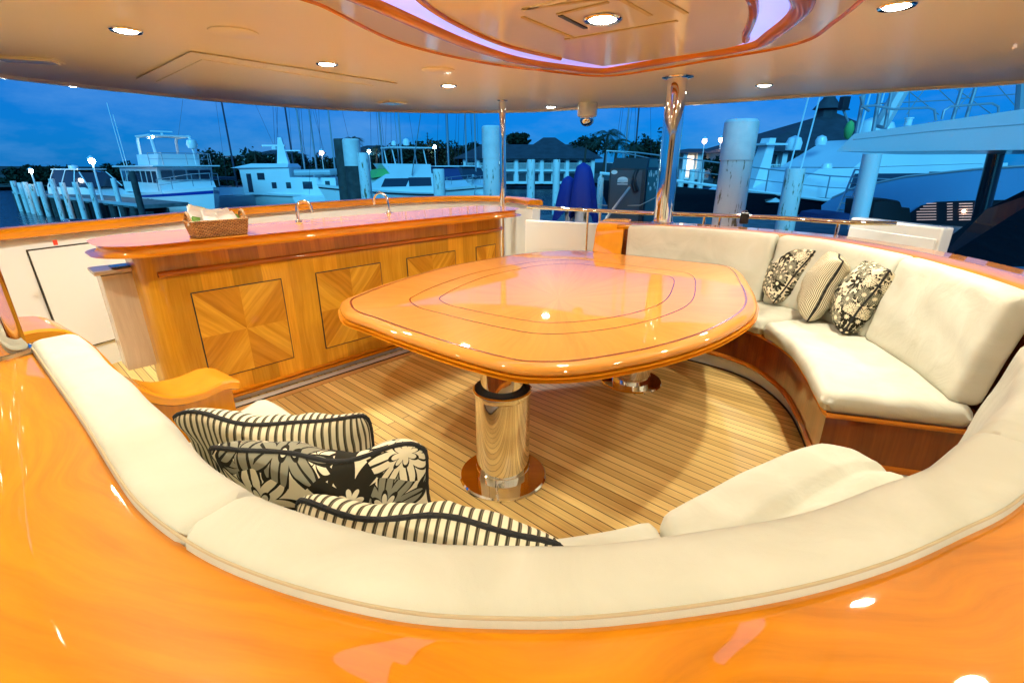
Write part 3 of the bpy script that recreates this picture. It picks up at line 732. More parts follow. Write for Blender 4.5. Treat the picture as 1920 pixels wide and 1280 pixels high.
cards = [(-.10, .0, .06, .13, 'paper', 'tall white card leaning in the basket corner', 'card', 25), (-.07, .03, .035, .125, 'yellow', 'pale yellow card behind the tall white card', 'card', 18), (-.03, .0, .05, .11, 'paper', 'white folded napkin left of the basket middle', 'napkin', 10), (.01, .02, .055, .105, 'paper', 'rounded white napkin in the middle of the basket', 'napkin', -5), (.05, -.01, .05, .105, 'paper', 'white napkin right of the basket middle', 'napkin', -14), (.085, .0, .04, .085, 'paper', 'short white packet near the far basket handle', 'packet', -24), (.115, .01, .02, .07, 'green', 'green packet beside the far basket handle', 'packet', -10), (-.115, -.035, .025, .075, 'green', 'green printed packet by the near basket handle', 'packet', 15)]
for x, y, w, h, m_, lb, ct, rl in cards:
    M4 = Matrix.Rotation(bR + R(12), 3, 'Z') @ Matrix.Rotation(R(rl), 3, 'Y')
    mb = MB()
    for q in range(3): mb.box(BK(x * 1.0 + .004 * q, y + .006 * q, .035 + h / 2 + .004 * (q % 2)), (w * 1.5, .0022, h), M4=M4 @ Matrix.Rotation(R(9 * q - 32), 3, 'X'))
    o = mb.build('napkin' if ct == 'napkin' else ct, m_, smooth=False); tag(o, lb, ct, 'papers in the wicker basket')

# ---------------- dining table
tb = empty('dining_table', (.35, 2.6, 0), 'large varnished dining table with curved sides and inlaid rings', 'dining table')
opx = [(638, 582), (643, 570), (665, 560), (700, 546), (760, 526), (850, 502), (950, 484.5), (1000, 478), (1050, 475), (1080, 474.5), (1110, 476), (1200, 485), (1300, 496), (1360, 503), (1388, 515), (1405, 540), (1416, 562), (1418, 583), (1400, 606), (1340, 640), (1250, 670), (1150, 691), (1080, 701), (1010, 703), (950, 697), (850, 670), (750, 636), (690, 613), (650, 598)]
tpoly = smooth_curve([G(x, y, .72) for x, y in opx], 181, True)[:-1]
tp = [(p.x, p.y) for p in tpoly]
TC = Vector((.26, 2.62))
mb = MB()
lay = [(-.05, .708), (-.014, .709), (.0, .716), (.003, .725), (0, .734), (-.008, .742), (-.024, .748), (-.05, .75)]
rings = [[Vector((x, y, z)) for x, y in offset(tp, ins)] for ins, z in lay]
U = []; n = len(tp); per = [0]
for i in range(n): per.append(per[-1] + (tpoly[(i + 1) % n] - tpoly[i]).length)
for k in range(len(rings) - 1):
    for i in range(n):
        j = (i + 1) % n; v0, v1 = k * .014, k * .014 + .014
        mb.face([rings[k][i], rings[k][j], rings[k + 1][j], rings[k + 1][i]], [(per[i], v0), (per[i + 1], v0), (per[i + 1], v1), (per[i], v1)])
mb.face(list(reversed(rings[0])), [(p.x, p.y) for p in reversed(rings[0])])
ks = [.0, .25, .5, .75, 1]
inn = rings[-1]
for i in range(n):
    j = (i + 1) % n
    for a in range(4):
        k0, k1 = ks[a], ks[a + 1]; f = lambda k, p: Vector((TC.x + (p.x - TC.x) * k, TC.y + (p.y - TC.y) * k, .75))
        th0, th1 = i / n * 4.4, (i + 1) / n * 4.4; r0 = (inn[i].to_2d() - TC).length; r1_ = (inn[j].to_2d() - TC).length
        P_ = [f(k0, inn[i]), f(k1, inn[i]), f(k1, inn[j]), f(k0, inn[j])]; Uv = [(k0 * r0, th0), (k1 * r0, th0), (k1 * r1_, th1), (k0 * r1_, th1)]
        if a == 0: P_, Uv = P_[1:], Uv[1:]; P_ = [P_[0], P_[1], f(0, inn[i])]; Uv = [Uv[0], Uv[1], (0, th0)]
        mb.face(P_, Uv)
ttop = mb.build('tabletop', 'table_wood', parent=tb, ang=50)
MB().prism(offset(tp, -.018), .650, .675, layers=[(-.03, .690), (-.006, .691), (0, .696), (-.003, .705), (-.03, .707)]).build('lower_lip', 'wood', parent=tb)
def inlay(corners, w, wob=0):
    """ring whose four corners fall on the measured points"""
    ang = [math.atan2(c[1] - TC.y, c[0] - TC.x) for c in corners]; 
    def rad(a):
        best = None
        for i in range(n):
            a0 = math.atan2(tp[i][1] - TC.y, tp[i][0] - TC.x)
            dd_ = abs((a - a0 + math.pi) % (2 * math.pi) - math.pi)
            if best is None or dd_ < best[0]: best = (dd_, math.hypot(tp[i][0] - TC.x, tp[i][1] - TC.y))
        return best[1]
    kk = sorted((a % (2 * math.pi), math.hypot(c[0] - TC.x, c[1] - TC.y) / rad(a)) for a, c in zip(ang, corners))
    pts = []
    for x, y in tp:
        a = math.atan2(y - TC.y, x - TC.x) % (2 * math.pi)
        for i in range(len(kk)):
            a0, k0 = kk[i]; a1, k1 = kk[(i + 1) % len(kk)]
            if a1 <= a0: a1 += 2 * math.pi
            aa = a if a >= a0 else a + 2 * math.pi
            if a0 <= aa <= a1: k = k0 + (k1 - k0) * (aa - a0) / (a1 - a0); break
        pts.append((TC.x + (x - TC.x) * k, TC.y + (y - TC.y) * k))
    pts = [(p.x, p.y) for p in smooth_curve([(x, y, 0) for x, y in pts[::3]], 161, True)[:-1]]
    return pts
def strip(pts, w, name):
    q = offset(pts, -w); mb = MB(); z = .7512
    m_ = len(pts)
    for i in range(m_):
        j = (i + 1) % m_; mb.face([(pts[i][0], pts[i][1], z), (pts[j][0], pts[j][1], z), (q[j][0], q[j][1], z), (q[i][0], q[i][1], z)])
    mb.build(name, 'inlay_line', parent=ttop, smooth=False)
strip(offset(tp, -.052), .011, 'inlay_band')
strip(inlay([G(x, y, .75) for x, y in ((768, 564), (1073, 487), (1307, 528), (1043, 626))], .005), .006, 'inlay_line')
strip(inlay([G(x, y, .75) for x, y in ((824, 558), (1070, 494), (1263, 521), (1043, 605))], .005), .006, 'inlay_line')
for cx, cy in ((-.045, 2.035), (.845, 3.14)):
    pd = MB().lathe((cx, cy, 0), [(.02, .001), (.213, .001), (.214, .008), (.207, .016), (.132, .018), (.131, .06), (.129, .062), (.129, .445), (.135, .452), (.137, .462), (.137, .474), (.131, .48), (.02, .48)], 56).build('pedestal', 'chrome', parent=tb, ang=30)
    MB().lathe((cx, cy, 0), [(.104, .478), (.128, .4805), (.130, .4815), (.124, .484), (.104, .484)], 48).build('gasket', 'rubber', parent=pd)
    MB().lathe((cx, cy, 0), [(.10, .47), (.10, .700), (.09, .700)], 48).build('inner_column', 'chrome', parent=pd)

# ---------------- settees
def settee(name, label, Rp, Fp, rail_w, seat_cuts, back_cuts, side, seat_groove, ext=None):
    t = empty(name, (Rp[len(Rp) // 2].x, Rp[len(Rp) // 2].y, 0), label, 'sofa')
    nn = normals2(Rp, side)   # points from rail towards the table
    # cap rail
    w = rail_w
    mb = MB(); sweep(mb, Rp, [(.0, RZ - .030), (.004, RZ - .016), (.0, RZ - .006), (-.012, RZ), (-w + .015, RZ), (-w, RZ - .01), (-w, RZ - .04), (-.01, RZ - .04)], nrm=nn); mb.build('cap_rail', 'rail_wood', parent=t)
    mb = MB(); sweep(mb, Rp, [(-.012, .0), (-.012, RZ - .041), (-w + .04, RZ - .041), (-w + .04, .0)], nrm=nn); mb.build('back_panel', 'cherry', parent=t)
    # base
    fin = normals2(Fp, side)
    bf = [p - fin[i] * .03 for i, p in enumerate(Fp)]; bk_ = [p + nn[i] * .0 for i, p in enumerate(Rp)]
    poly = [(p.x, p.y) for p in bf] + [(p.x, p.y) for p in reversed(bk_)]
    MB().prism(poly, .125, .36, uvs='vert').build('base', 'cherry', parent=t, ang=30)
    kf = [p - fin[i] * .075 for i, p in enumerate(Fp)]
    MB().prism([(p.x, p.y) for p in kf] + [(p.x, p.y) for p in reversed(bk_)], .002, .124).build('kick', 'white', parent=t, ang=30)
    edge_path = [Vector((p.x, p.y, .118)) for p in [bk_[0]] + bf + [bk_[-1]]]
    MB().tube([Vector((p.x, p.y, .122)) for p in bf] + [Vector((bk_[-1].x, bk_[-1].y, .122))], .017, 8).build('lower_trim', 'trim', parent=t)
    MB().tube([Vector((p.x, p.y, .358)) for p in bf] + [Vector((bk_[-1].x, bk_[-1].y, .358))], .012, 8).build('upper_trim', 'trim', parent=t)
    MB().tube([Vector((p.x, p.y, .004)) for p in [q - fin[i] * .066 for i, q in enumerate(Fp)]] , .006, 6).build('deck_seam', 'dark_line', parent=t)
    # seat cushions
    for (a, b2) in seat_cuts:
        def mf(u, v, w_, a=a, b2=b2):
            tt = a + (b2 - a) * u; f, r_ = at(Fp, tt), at(Rp, tt) + at(nn, tt) * .10
            p = f.lerp(r_, v); return Vector((p.x, p.y, .415 + w_ - .012 * v))
        Lu = sum((at(Fp, a + (b2 - a) * (i + 1) / 20) - at(Fp, a + (b2 - a) * i / 20)).length for i in range(20)); Lu = (Lu + sum((at(Rp, a + (b2 - a) * (i + 1) / 20) - at(Rp, a + (b2 - a) * i / 20)).length for i in range(20))) / 2
        slab(mf, Lu, .64, .115, .052, 44, 18, groove=seat_groove).build('seat_cushion', 'fabric', parent=t, ang=80)
    for k, (a, b2, h0, h1) in enumerate(back_cuts):
        TH = .125; r_ = .034
        def mf(u, v, w_, a=a, b2=b2, h0=h0, h1=h1):
            tt = a + (b2 - a) * u; z = h0 + (h1 - h0) * v
            lean = -.009 + TH / 2 + (1 - v) ** 1.2 * .085 + .012 * math.sin(math.pi * v)
            p = at(Rp, tt) + at(nn, tt) * (lean + w_); return Vector((p.x, p.y, z))
        Lu = sum((at(Rp, a + (b2 - a) * (i + 1) / 20) - at(Rp, a + (b2 - a) * i / 20)).length for i in range(20))
        bc = slab(mf, Lu, h1 - h0, TH, r_, 50, 14).build('back_cushion', 'fabric', parent=t, ang=80)
        pts = [mf(u, 1 - .013 / (h1 - h0), -(TH / 2 - r_ + r_ * .80)) for u in [.006 + .988 * i / 70 for i in range(71)]]
        pts = [mf(.003, .90, -(TH / 2 - r_))] + pts + [mf(.997, .90, -(TH / 2 - r_))]
        MB().tube(pts, .0026, 6).build('piping', 'seam', parent=bc)
    return t, nn
V3 = lambda L_: [Vector((x, y, 0)) for x, y in L_]
R1 = smooth_curve(V3([(.93, 4.36), (1.25, 4.26), (1.52, 4.13), (1.844, 3.88), (2.07, 3.655), (2.235, 3.40), (2.32, 2.88), (2.28, 2.43), (2.20, 2.08), (2.10, 1.80)]), 90)
F1 = smooth_curve(V3([(.70, 3.83), (.95, 3.72), (1.16, 3.61), (1.40, 3.43), (1.57, 3.25), (1.66, 3.03), (1.66, 2.72), (1.58, 2.42), (1.50, 2.20), (1.43, 2.00)]), 90)
st1, nn1 = settee('corner_sofa', 'curved cream sofa on the right with a cherry wood base and wood rail', R1, F1, .32, [(.03, .535), (.54, 1.0)], [(.03, .395, .45, .955), (.40, .70, .45, .955), (.705, .985, .45, .955)], -1, [(.42, .006, .03)])
R2 = smooth_curve(V3([(-1.44, 1.35), (-1.117, 1.077), (-.884, .88), (-.66, .684), (-.579, .618), (-.494, .561), (-.391, .505), (-.264, .457), (-.127, .423), (0, .414), (.126, .419), (.317, .449), (.485, .495), (.644, .558), (.804, .632), (1.1, .82), (1.42, 1.08), (1.62, 1.28)]), 120)
F2 = smooth_curve(V3([(-1.20, 1.98), (-1.08, 1.95), (-.90, 1.80), (-.62, 1.50), (-.42, 1.28), (-.2, 1.14), (.06, 1.10), (.38, 1.17), (.6, 1.30), (.84, 1.45), (1.10, 1.58), (1.20, 1.58), (1.38, 1.42)]), 120)
st2, nn2 = settee('curved_sofa', 'curved cream sofa in the foreground wrapped by a broad varnished rail', R2, F2, .50, [(.02, .33), (.335, .635), (.64, .95)], [(.01, .351, .45, .972), (.343, .771, .45, .972), (.763, .995, .45, .972)], 1, [(.36, .028, .05)])
# arms
def arm(parent, A, dirv, width, prof, nose=.05, name='armrest'):
    """A: point on rail; dirv: direction towards the seat front; prof: (d, z) top line"""
    dv = Vector(dirv).normalized(); nv = Vector((-dv.y, dv.x, 0)); mb = MB(); rows = []
    pr = smooth_curve([(d, z, 0) for d, z in prof], 34); uvs = []
    for i, p in enumerate(pr):
        c = A + dv * p.x; w = width / 2; z = p.y; th = .035
        a_, b_ = pr[max(0, i - 1)], pr[min(len(pr) - 1, i + 1)]; t = Vector((b_.x - a_.x, b_.y - a_.y)).normalized(); nx, nz = -t.y, t.x
        def P_(s, k): return c + nv * s + dv * (nx * k) + Vector((0, 0, z + nz * k))
        rows.append([P_(-w, -.008), P_(-w + .010, 0), P_(w - .010, 0), P_(w, -.008), P_(w, -th), P_(w - .01, -th - .006), P_(-w + .01, -th - .006), P_(-w, -th)])
        uvs.append([(i * .03, q * .03) for q in range(8)])
    mb.grid(rows, uvs, cv=True); mb.face(list(reversed(rows[0]))); mb.face(rows[-1])
    ar = mb.build(name, 'wood', parent=parent)
    # carcass below
    mb = MB(); w = width / 2 - .02; rows = []
    for p in pr[:-1]:
        c = A + dv * (p.x - .0); rows.append([c + nv * -w + Vector((0, 0, .13)), c + nv * -w + Vector((0, 0, p.y - .036)), c + nv * w + Vector((0, 0, p.y - .036)), c + nv * w + Vector((0, 0, .13))])
    mb.grid(rows, [[(q[0].z, i * .03), (q[1].z, i * .03), (q[2].z + .1, i * .03), (q[3].z, i * .03)] for i, q in enumerate(rows)], cv=True); mb.face(list(reversed(rows[0]))); mb.face(rows[-1]); mb.build('arm_panel', 'wood', parent=ar)
    return ar
arm(st1, Vector((.95, 4.60, 0)), (-.36, -1.0, 0), .25, [(-.25, RZ + .002), (0, RZ + .002), (.16, RZ - .0), (.24, .90), (.33, .74), (.45, .62), (.66, .565), (.74, .545)])
arm(st2, Vector((-1.69, 1.42, 0)), (.50, .70, 0), .25, [(-.3, RZ + .002), (.0, RZ + .002), (.17, RZ), (.25, .88), (.33, .70), (.43, .60), (.54, .575), (.64, .585), (.70, .565)])

# ---------------- cabin front behind the camera (seen only in reflections)
t = empty('cabin_bulkhead', (0, -2.9, 0), 'cream cabin bulkhead with dark glass doors closing the deck behind the viewer', 'bulkhead')
MB().box((0, -2.95, 1.05), (10.2, .1, 2.1)).build('wall', 'ceiling', parent=t, smooth=False)
for x in (-.62, .62): MB().box((x, -2.88, 1.0), (1.2, .03, 1.95)).build('door', 'glass', parent=t, bevel=.01)
for x in (-1.3, 1.3): MB().box((x, -2.88, 1.02), (.12, .05, 2.03)).build('door_frame', 'wood', parent=t, bevel=.01)

# ================================================================== LOOSE PILLOWS
def pillow(label, tl, tr, up, H, T, mat, su=1.0, seed=1, wave=.012, group=None, ex_=.42):
    """tl/tr: the two upper corners; up: direction from bottom to top"""
    tl, tr, up = Vector(tl), Vector(tr), Vector(up).normalized()
    ex = (tr - tl); W = ex.length; ex.normalize(); up = (up - ex * up.dot(ex)).normalized(); ez = ex.cross(up)
    C_ = (tl + tr) / 2 - up * H / 2
    t = empty('pillow', tuple(C_ - up * H / 2), label, 'pillow', group)
    rnd = random.Random(seed); ph = [rnd.random() * 6 for _ in range(6)]
    n = 30; rd = .07 if ex_ > .4 else 0
    def pt(u, v, s):
        e = max(0, (1 - u * u) * (1 - v * v)); th = T / 2 * e ** ex_
        q_ = rd * (u * v) ** 8; x = u * W / 2 * (1 - .055 * (1 - v * v) - q_); y = v * H / 2 * (1 - .05 * (1 - u * u) - q_)
        b = wave * (math.sin(u * 3.1 + ph[0]) + .6 * math.sin(u * 6.3 + ph[1]) * v + .5 * math.sin(v * 5 + ph[2]))
        y2 = y + (.5 * wave * math.sin(u * 5 + ph[3]) * max(0, v))
        dent = 1 + .10 * math.sin(u * 4 + ph[4]) * math.sin(v * 3.4 + ph[5])
        dist = min(1 - abs(u), 1 - abs(v))
        wr = .004 * math.sin(math.atan2(v, u) * 15 + ph[1]) * math.exp(-((dist - .12) / .12) ** 2)
        return C_ + ex * x + up * y2 + ez * (s * (th * dent + wr * (th > 0)) + b)
    g = [math.sin(math.pi / 2 * (-1 + 2 * i / n)) for i in range(n + 1)]
    mb = MB(); off = rnd.random() * 3
    ua, va = [0], [0]
    for i in range(1, n + 1): ua.append(ua[-1] + (pt(g[i], .3, 1) - pt(g[i - 1], .3, 1)).length); va.append(va[-1] + (pt(.3, g[i], 1) - pt(.3, g[i - 1], 1)).length)
    for s in (1, -1):
        rows = [[pt(u, v, s) for v in (g if s > 0 else g[::-1])] for u in g]
        uvs = [[(a * su + off + 2, b2 + off + 2) for b2 in (va if s > 0 else va[::-1])] for a in ua]
        mb.grid(rows, uvs)
    cov = mb.build('cover', mat, parent=t, ang=120)
    ed = [pt(u, 1, 0) for u in g] + [pt(1, v, 0) for v in g[::-1][1:]] + [pt(u, -1, 0) for u in g[::-1][1:]] + [pt(-1, v, 0) for v in g[1:-1]]
    rope = MB(); rope.tube(ed, [.0056 * (1 + .16 * (i % 2)) for i in range(len(ed))], 8, closed=True); rope.build('piping', 'rubber', parent=cov)
    return t
gp = 'pillows on the sofas'
pillow('striped pillow farthest from camera on the near sofa, left of the table foot', (-.885, 1.09, .855), (-.375, 1.12, .83), (.0, -.42, .9), .42, .16, 'stripe', seed=3, group=gp, wave=.014)
pillow('bold floral pillow with black piping between two striped pillows on the near sofa', (-.685, .905, .865), (-.19, .925, .85), (.0, -.38, .9), .42, .16, 'floral_big', seed=8, group=gp, wave=.014)
pillow('striped pillow nearest the camera, lying against the near sofa back', (-.43, .775, .845), (.105, .70, .80), (-.05, -.45, .88), .40, .17, 'stripe', seed=5, group=gp, wave=.012)
pillow('fine floral pillow on the right sofa, leftmost of its three', (2.102, 3.366, .88), (2.16, 3.69, .90), (.2, 0, .39), .43, .22, 'floral_small', seed=12, group=gp, wave=.006, ex_=.3)
pillow('fine striped pillow on the right sofa between two floral pillows', (2.04, 2.96, .885), (2.19, 3.28, .905), (.09, -.08, .40), .42, .23, 'stripe', seed=14, group=gp, wave=.006, ex_=.32, su=1.7)
pillow('fine floral pillow on the right sofa, rightmost of its three', (2.15, 2.715, .88), (2.30, 3.02, .90), (.13, -.08, .39), .43, .24, 'floral_small', seed=17, group=gp, wave=.006, ex_=.3)

# ================================================================== HARBOUR
rnd = random.Random(11)
MB().box((0, 150, WATER - .5), (1400, 800, 1)).build('water', 'water', smooth=False)['kind'] = 'structure'
# far shore ground and low hills behind it
mb = MB(); sp = [(-400, 62), (-110, 62), (-75, 66), (-60, 80), (-45, 92), (-20, 90), (-2, 86), (20, 84), (60, 72), (90, 62), (400, 60), (400, 500), (-400, 500)]
mb.prism([(x, y + 2) for x, y in sp], WATER - .4, WATER + .45, layers=[(2, WATER - .4), (0, WATER + .45)]); tag(mb.build('ground', 'sand', smooth=False), kind='structure')
mb = MB()
for (cx, cy, rx, ry, hz) in ((-190, 190, 90, 40, 2.6), (-60, 200, 80, 40, 4.5), (60, 230, 120, 50, 4), (230, 200, 120, 40, 3)):
    rows = []
    for i in range(9):
        a = i / 8 * math.pi / 2; rows.append([Vector((cx + rx * math.cos(a) * math.cos(b) * (1 + .08 * math.sin(5 * b)), cy + ry * math.cos(a) * math.sin(b), WATER + hz * math.sin(a) * (1 + .06 * math.sin(b * 7)))) for b in [2 * math.pi * j / 40 for j in range(40)]])
    mb.grid(rows, None, cv=True)
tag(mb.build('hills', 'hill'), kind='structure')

# ---------------- pilings
def piling(px, top, wpx, y, mat, label, cap=None, point=False, cat='piling', group='pilings in the harbour', lean=(0, 0), base=WATER - 1):
    c = D(px, top, y); r = wpx * y / 966 / 2 * (1 + .0 * abs(px))
    t = empty('piling', (c.x, c.y, base), label, cat, group)
    n = 14; H = c.z - base; rows = []
    zs = [0, .3, .6, .8, 1.0] if not point else [0, .5, 1 - r * 1.4 / H, 1.0]
    bx, by = c.x - lean[0], c.y - lean[1]; ph = rnd.random() * 6
    prof = []
    for f in zs:
        rr_ = r * (1.06 - .06 * f) * (.08 if point and f == 1 else 1)
        rows.append([Vector((bx + (c.x - bx) * f + rr_ * (1 + .03 * math.sin(3 * a + ph)) * math.cos(a), by + (c.y - by) * f + rr_ * math.sin(a), base + H * f)) for a in [2 * math.pi * j / n for j in range(n)]])
    top_r = [Vector((p.x * .93 + c.x * .07, p.y * .93 + c.y * .07, p.z + r * .12)) for p in rows[-1]]; rows.append(top_r)
    mb = MB(); mb.grid(rows, None, cv=True); mb.face(rows[-1]); mb.build('shaft', mat, parent=t, ang=50)
    if cap:
        m_, dz = cap; MB().lathe((c.x, c.y, 0), [(r * 1.04, c.z - dz), (r * 1.07, c.z - dz), (r * 1.06, c.z + r * .05), (r * .9, c.z + r * .22), (r * .1, c.z + r * .24)], 18).build('sleeve', m_, parent=t)
    return t
M['sleeve'] = plain('pale_sleeve', (.80, .73, .69), .6, var=.12, vscale=5)
piling(639, 262, 26, 17, 'piling', 'dark round piling, leftmost of the cluster beyond the bar')
piling(658, 264, 30, 16.5, 'piling', 'dark piling with a grey sleeve on top in the cluster beyond the bar', cap=('sleeve', .75))
piling(680, 288, 21, 16, 'piling_paint', 'flaking white piling, rightmost of the cluster beyond the bar')
piling(822, 318, 22, 21, 'piling_paint', 'plain pale piling in front of the white cruisers')
piling(921, 240, 33, 11.5, 'piling_paint', 'tall white piling beside the thin steel post', cap=('sleeve', .62))
piling(996, 300, 15, 25, 'piling_paint', 'slim pale piling in front of the hotel, left one')
piling(1044, 300, 13, 25, 'piling_paint', 'slim pale piling in front of the hotel, next to the blue cover')
piling(1127, 326, 12, 9.6, 'piling_paint', 'short white pointed piling beside the dark dispenser', point=True)
piling(1391, 231, 56, 7.6, 'piling_paint', 'big white piling with flaking brown patches right of the thick steel post', cap=('sleeve', .50))
piling(1492, 318, 34, 9.5, 'piling_paint', 'shorter pale piling in front of the black yacht hull')
for px, lb in ((1279, 'nearest the thick steel post'), (1299, 'second from the thick steel post'), (1316, 'third from the thick steel post')):
    piling(px, 318, 11, 24, 'piling_paint', 'thin white piling on the far right dock, ' + lb, group='thin white pilings on the right dock')
# ---------------- left dock
dA, dB = D(28, 371, 40), D(262, 381, 27)
dd = (dB - dA); dd.z = 0; dl = dd.length; an = math.atan2(dd.y, dd.x); dz_ = -0.62
t = empty('dock', tuple(dA), 'wooden dock with dark piles reaching into the harbour at far left', 'dock')
mid = (dA + dB) / 2; nrm_ = Vector((-dd.y, dd.x, 0)).normalized()
MB().box((mid.x + nrm_.x * 1.2, mid.y + nrm_.y * 1.2, dz_ - .1), (dl, 2.4, .2), an).build('walkway', 'dockwood', parent=t, smooth=False)
MB().box((mid.x, mid.y, dz_ - .02), (dl, .12, .16), an).build('edge_board', 'boat_grey', parent=t, smooth=False)
MB().box((mid.x + nrm_.x * .4, mid.y + nrm_.y * .4, dz_ - .55), (dl, .3, .35), an).build('cross_beam', 'piling', parent=t, smooth=False)
MB().box((mid.x + nrm_.x * 1.3, mid.y + nrm_.y * 1.3, (WATER + dz_) / 2 - .15), (dl, .08, dz_ - WATER - .15), an).build('dark_backing', 'piling', parent=t, smooth=False)  # dark sheet added behind the piles to darken the space under the dock
for i in range(16):
    p = dA + dd * (i + .3) / 16; MB().tube([(p.x, p.y, WATER - 1), (p.x, p.y, dz_ - .1)], .17, 8).build('pile', 'piling', parent=t)
ordn = ['first', 'second', 'third', 'fourth', 'fifth', 'sixth', 'seventh', 'eighth', 'ninth', 'tenth']
for i, (px, top, y) in enumerate(((24, 340, 39), (37, 343, 38), (46, 342, 37), (58, 346, 36), (73, 342, 35), (96, 336, 33), (116, 343, 31.5), (140, 342, 30), (168, 343, 29.5), (212, 335, 29))):
    piling(px, top, 9, y, 'piling_paint', ordn[i] + ' white piling from the left end of the left dock', group='white pilings along the left dock')
piling(247, 322, 11, 25, 'piling', 'dark leaning piling in front of the blue striped trawler', lean=(.0, 0))
# ---------------- lamp posts
def lamp_post(px, top, y, label, mat='bulb', r=.09, base=-.7, kind='street lamp'):
    c = D(px, top, y); t = empty('lamp_post', (c.x, c.y, base), label, kind, 'lit lamps round the harbour')
    MB().tube([(c.x, c.y, base), (c.x, c.y, c.z)], [.07, .045], 8).build('pole', 'boat', parent=t)
    MB().lathe((c.x, c.y, 0), [(.02, c.z - r), (r * .8, c.z - r * .7), (r, c.z), (r * .8, c.z + r * .7), (.02, c.z + r)], 12).build('bulb', mat, parent=t)
    MB().lathe((c.x, c.y, 0), [(.02, c.z + r), (r * 1.5, c.z + r * .9), (r * .4, c.z + r * 1.8), (.02, c.z + r * 2)], 12).build('hood', 'boat', parent=t)
    return t, c
for px, top, y, lb, m_, r in ((58, 321, 36, 'bright white lamp on the left dock nearest its end', 'bulb', .13), (172, 302, 31, 'bright white lamp above the small cruiser at the left dock', 'bulb', .16),
                           (603, 287, 75, 'warm lamp left of the dark piling cluster', 'warm_bulb', .3), (692, 284, 70, 'lamp just right of the dark piling cluster', 'bulb', .2),
                           (815, 276, 78, 'greenish lamp among the trees over the white cruisers', 'bulb', .22), (1321, 265, 60, 'left lamp of the two right of the thick steel post', 'warm_bulb', .25), (1352, 263, 60, 'right lamp of the two right of the thick steel post', 'warm_bulb', .25)):
    lamp_post(px, top, y, lb, m_, r)

# ---------------- boats (local axes: +x towards the bow, z = 0 at the water)
def hullmesh(L_, B_, fb, rake=.9, flare=.75, sheer=.35, n=16):
    mb = MB(); rows = []
    for i in range(n + 1):
        s = i / n; hb = B_ / 2 * (1 - max(0, (s - .35) / .65) ** 2.4) ** .8 * (.93 + .07 * min(1, s * 4)); zs = fb * (.82 + sheer * s * s)
        row = []
        for q, zf, wf in ((0, -.35, .0), (1, -.2, .6), (2, .12, flare), (3, .6, (flare + 1) / 2 + .02), (4, 1, 1)):
            z = zf * zs if zf > 0 else zf; row.append((s * L_ - L_ / 2 + rake * (z / zs if z > 0 else 0) * s ** 3, hb * wf, z))
        rows.append([Vector((x, -y, z)) for x, y, z in reversed(row)] + [Vector((x, y, z)) for x, y, z in row[1:]])
    mb.grid(rows); mb.face(rows[0])
    for i in range(n): mb.face([rows[i][0], rows[i + 1][0], rows[i + 1][-1], rows[i][-1]])
    return mb
def house(mb, poly, w, tin=.12):
    zs = [z for _, z in poly]; z0, z1 = min(zs), max(zs)
    A = [Vector((x, w - tin * (z - z0) / max(.01, z1 - z0), z)) for x, z in poly]; Bq = [Vector((p.x, -p.y, p.z)) for p in A]
    mb.face(A); mb.face(list(reversed(Bq)))
    for i in range(len(poly)):
        j = (i + 1) % len(poly); mb.face([A[i], Bq[i], Bq[j], A[j]])
    return mb
def wins(mb, spec, w, tin=.12, z0=0, z1=1):
    for x0, x1, za, zb, sk in spec:
        for s in (1, -1):
            f = lambda x, z: Vector((x, s * (w - tin * (z - z0) / (z1 - z0) + .015), z))
            P_ = [f(x0, za), f(x1, za), f(x1 + sk, zb), f(x0 + sk, zb)]; mb.face(P_ if s < 0 else P_[::-1])
    return mb
def rub(b, parent, L_, B_, fb, rake=.9, sheer=.35, zf=.86, mat='boat_grey'):
    for sd, nme in ((1, 'rub_rail'), (-1, 'rub_rail')):
        q = []
        for i in range(17):
            s = i / 16; hb = B_ / 2 * (1 - max(0, (s - .35) / .65) ** 2.4) ** .8 * (.93 + .07 * min(1, s * 4)); zs = fb * (.82 + sheer * s * s)
            q.append((s * L_ - L_ / 2 + rake * zf * s ** 3, sd * (hb * .985 + .03), zf * zs))
        b.add(MB().tube(q, .05, 5), nme, mat, parent)
class Boat:
    def __init__(s, px, y, hd, label, cat, name, group=None, z=WATER):
        c = D(px, 350, y); s.t = empty(name, (c.x, c.y, z), label, cat, group); s.t.rotation_euler.z = R(hd)
    def add(s, mb, name, mat, parent=None, smooth=False):
        o = mb.build(name, mat, smooth=smooth, ang=40); o.parent = parent or s.t; return o
def panes(b, mb, parent, mat='glass'):
    for f in mb.f:
        m2 = MB(); m2.face([mb.v[i] for i in f]); b.add(m2, 'window', mat, parent)
def railing(pts, h=.75, r=.022, every=1):
    mb = MB(); pts = [Vector(p) for p in pts]; up = Vector((0, 0, h))
    mb.tube([p + up for p in pts], r, 5); mb.tube([p + up * .5 for p in pts], r * .6, 4)
    for p in pts[::every]: mb.tube([p, p + up], r, 5)
    return mb
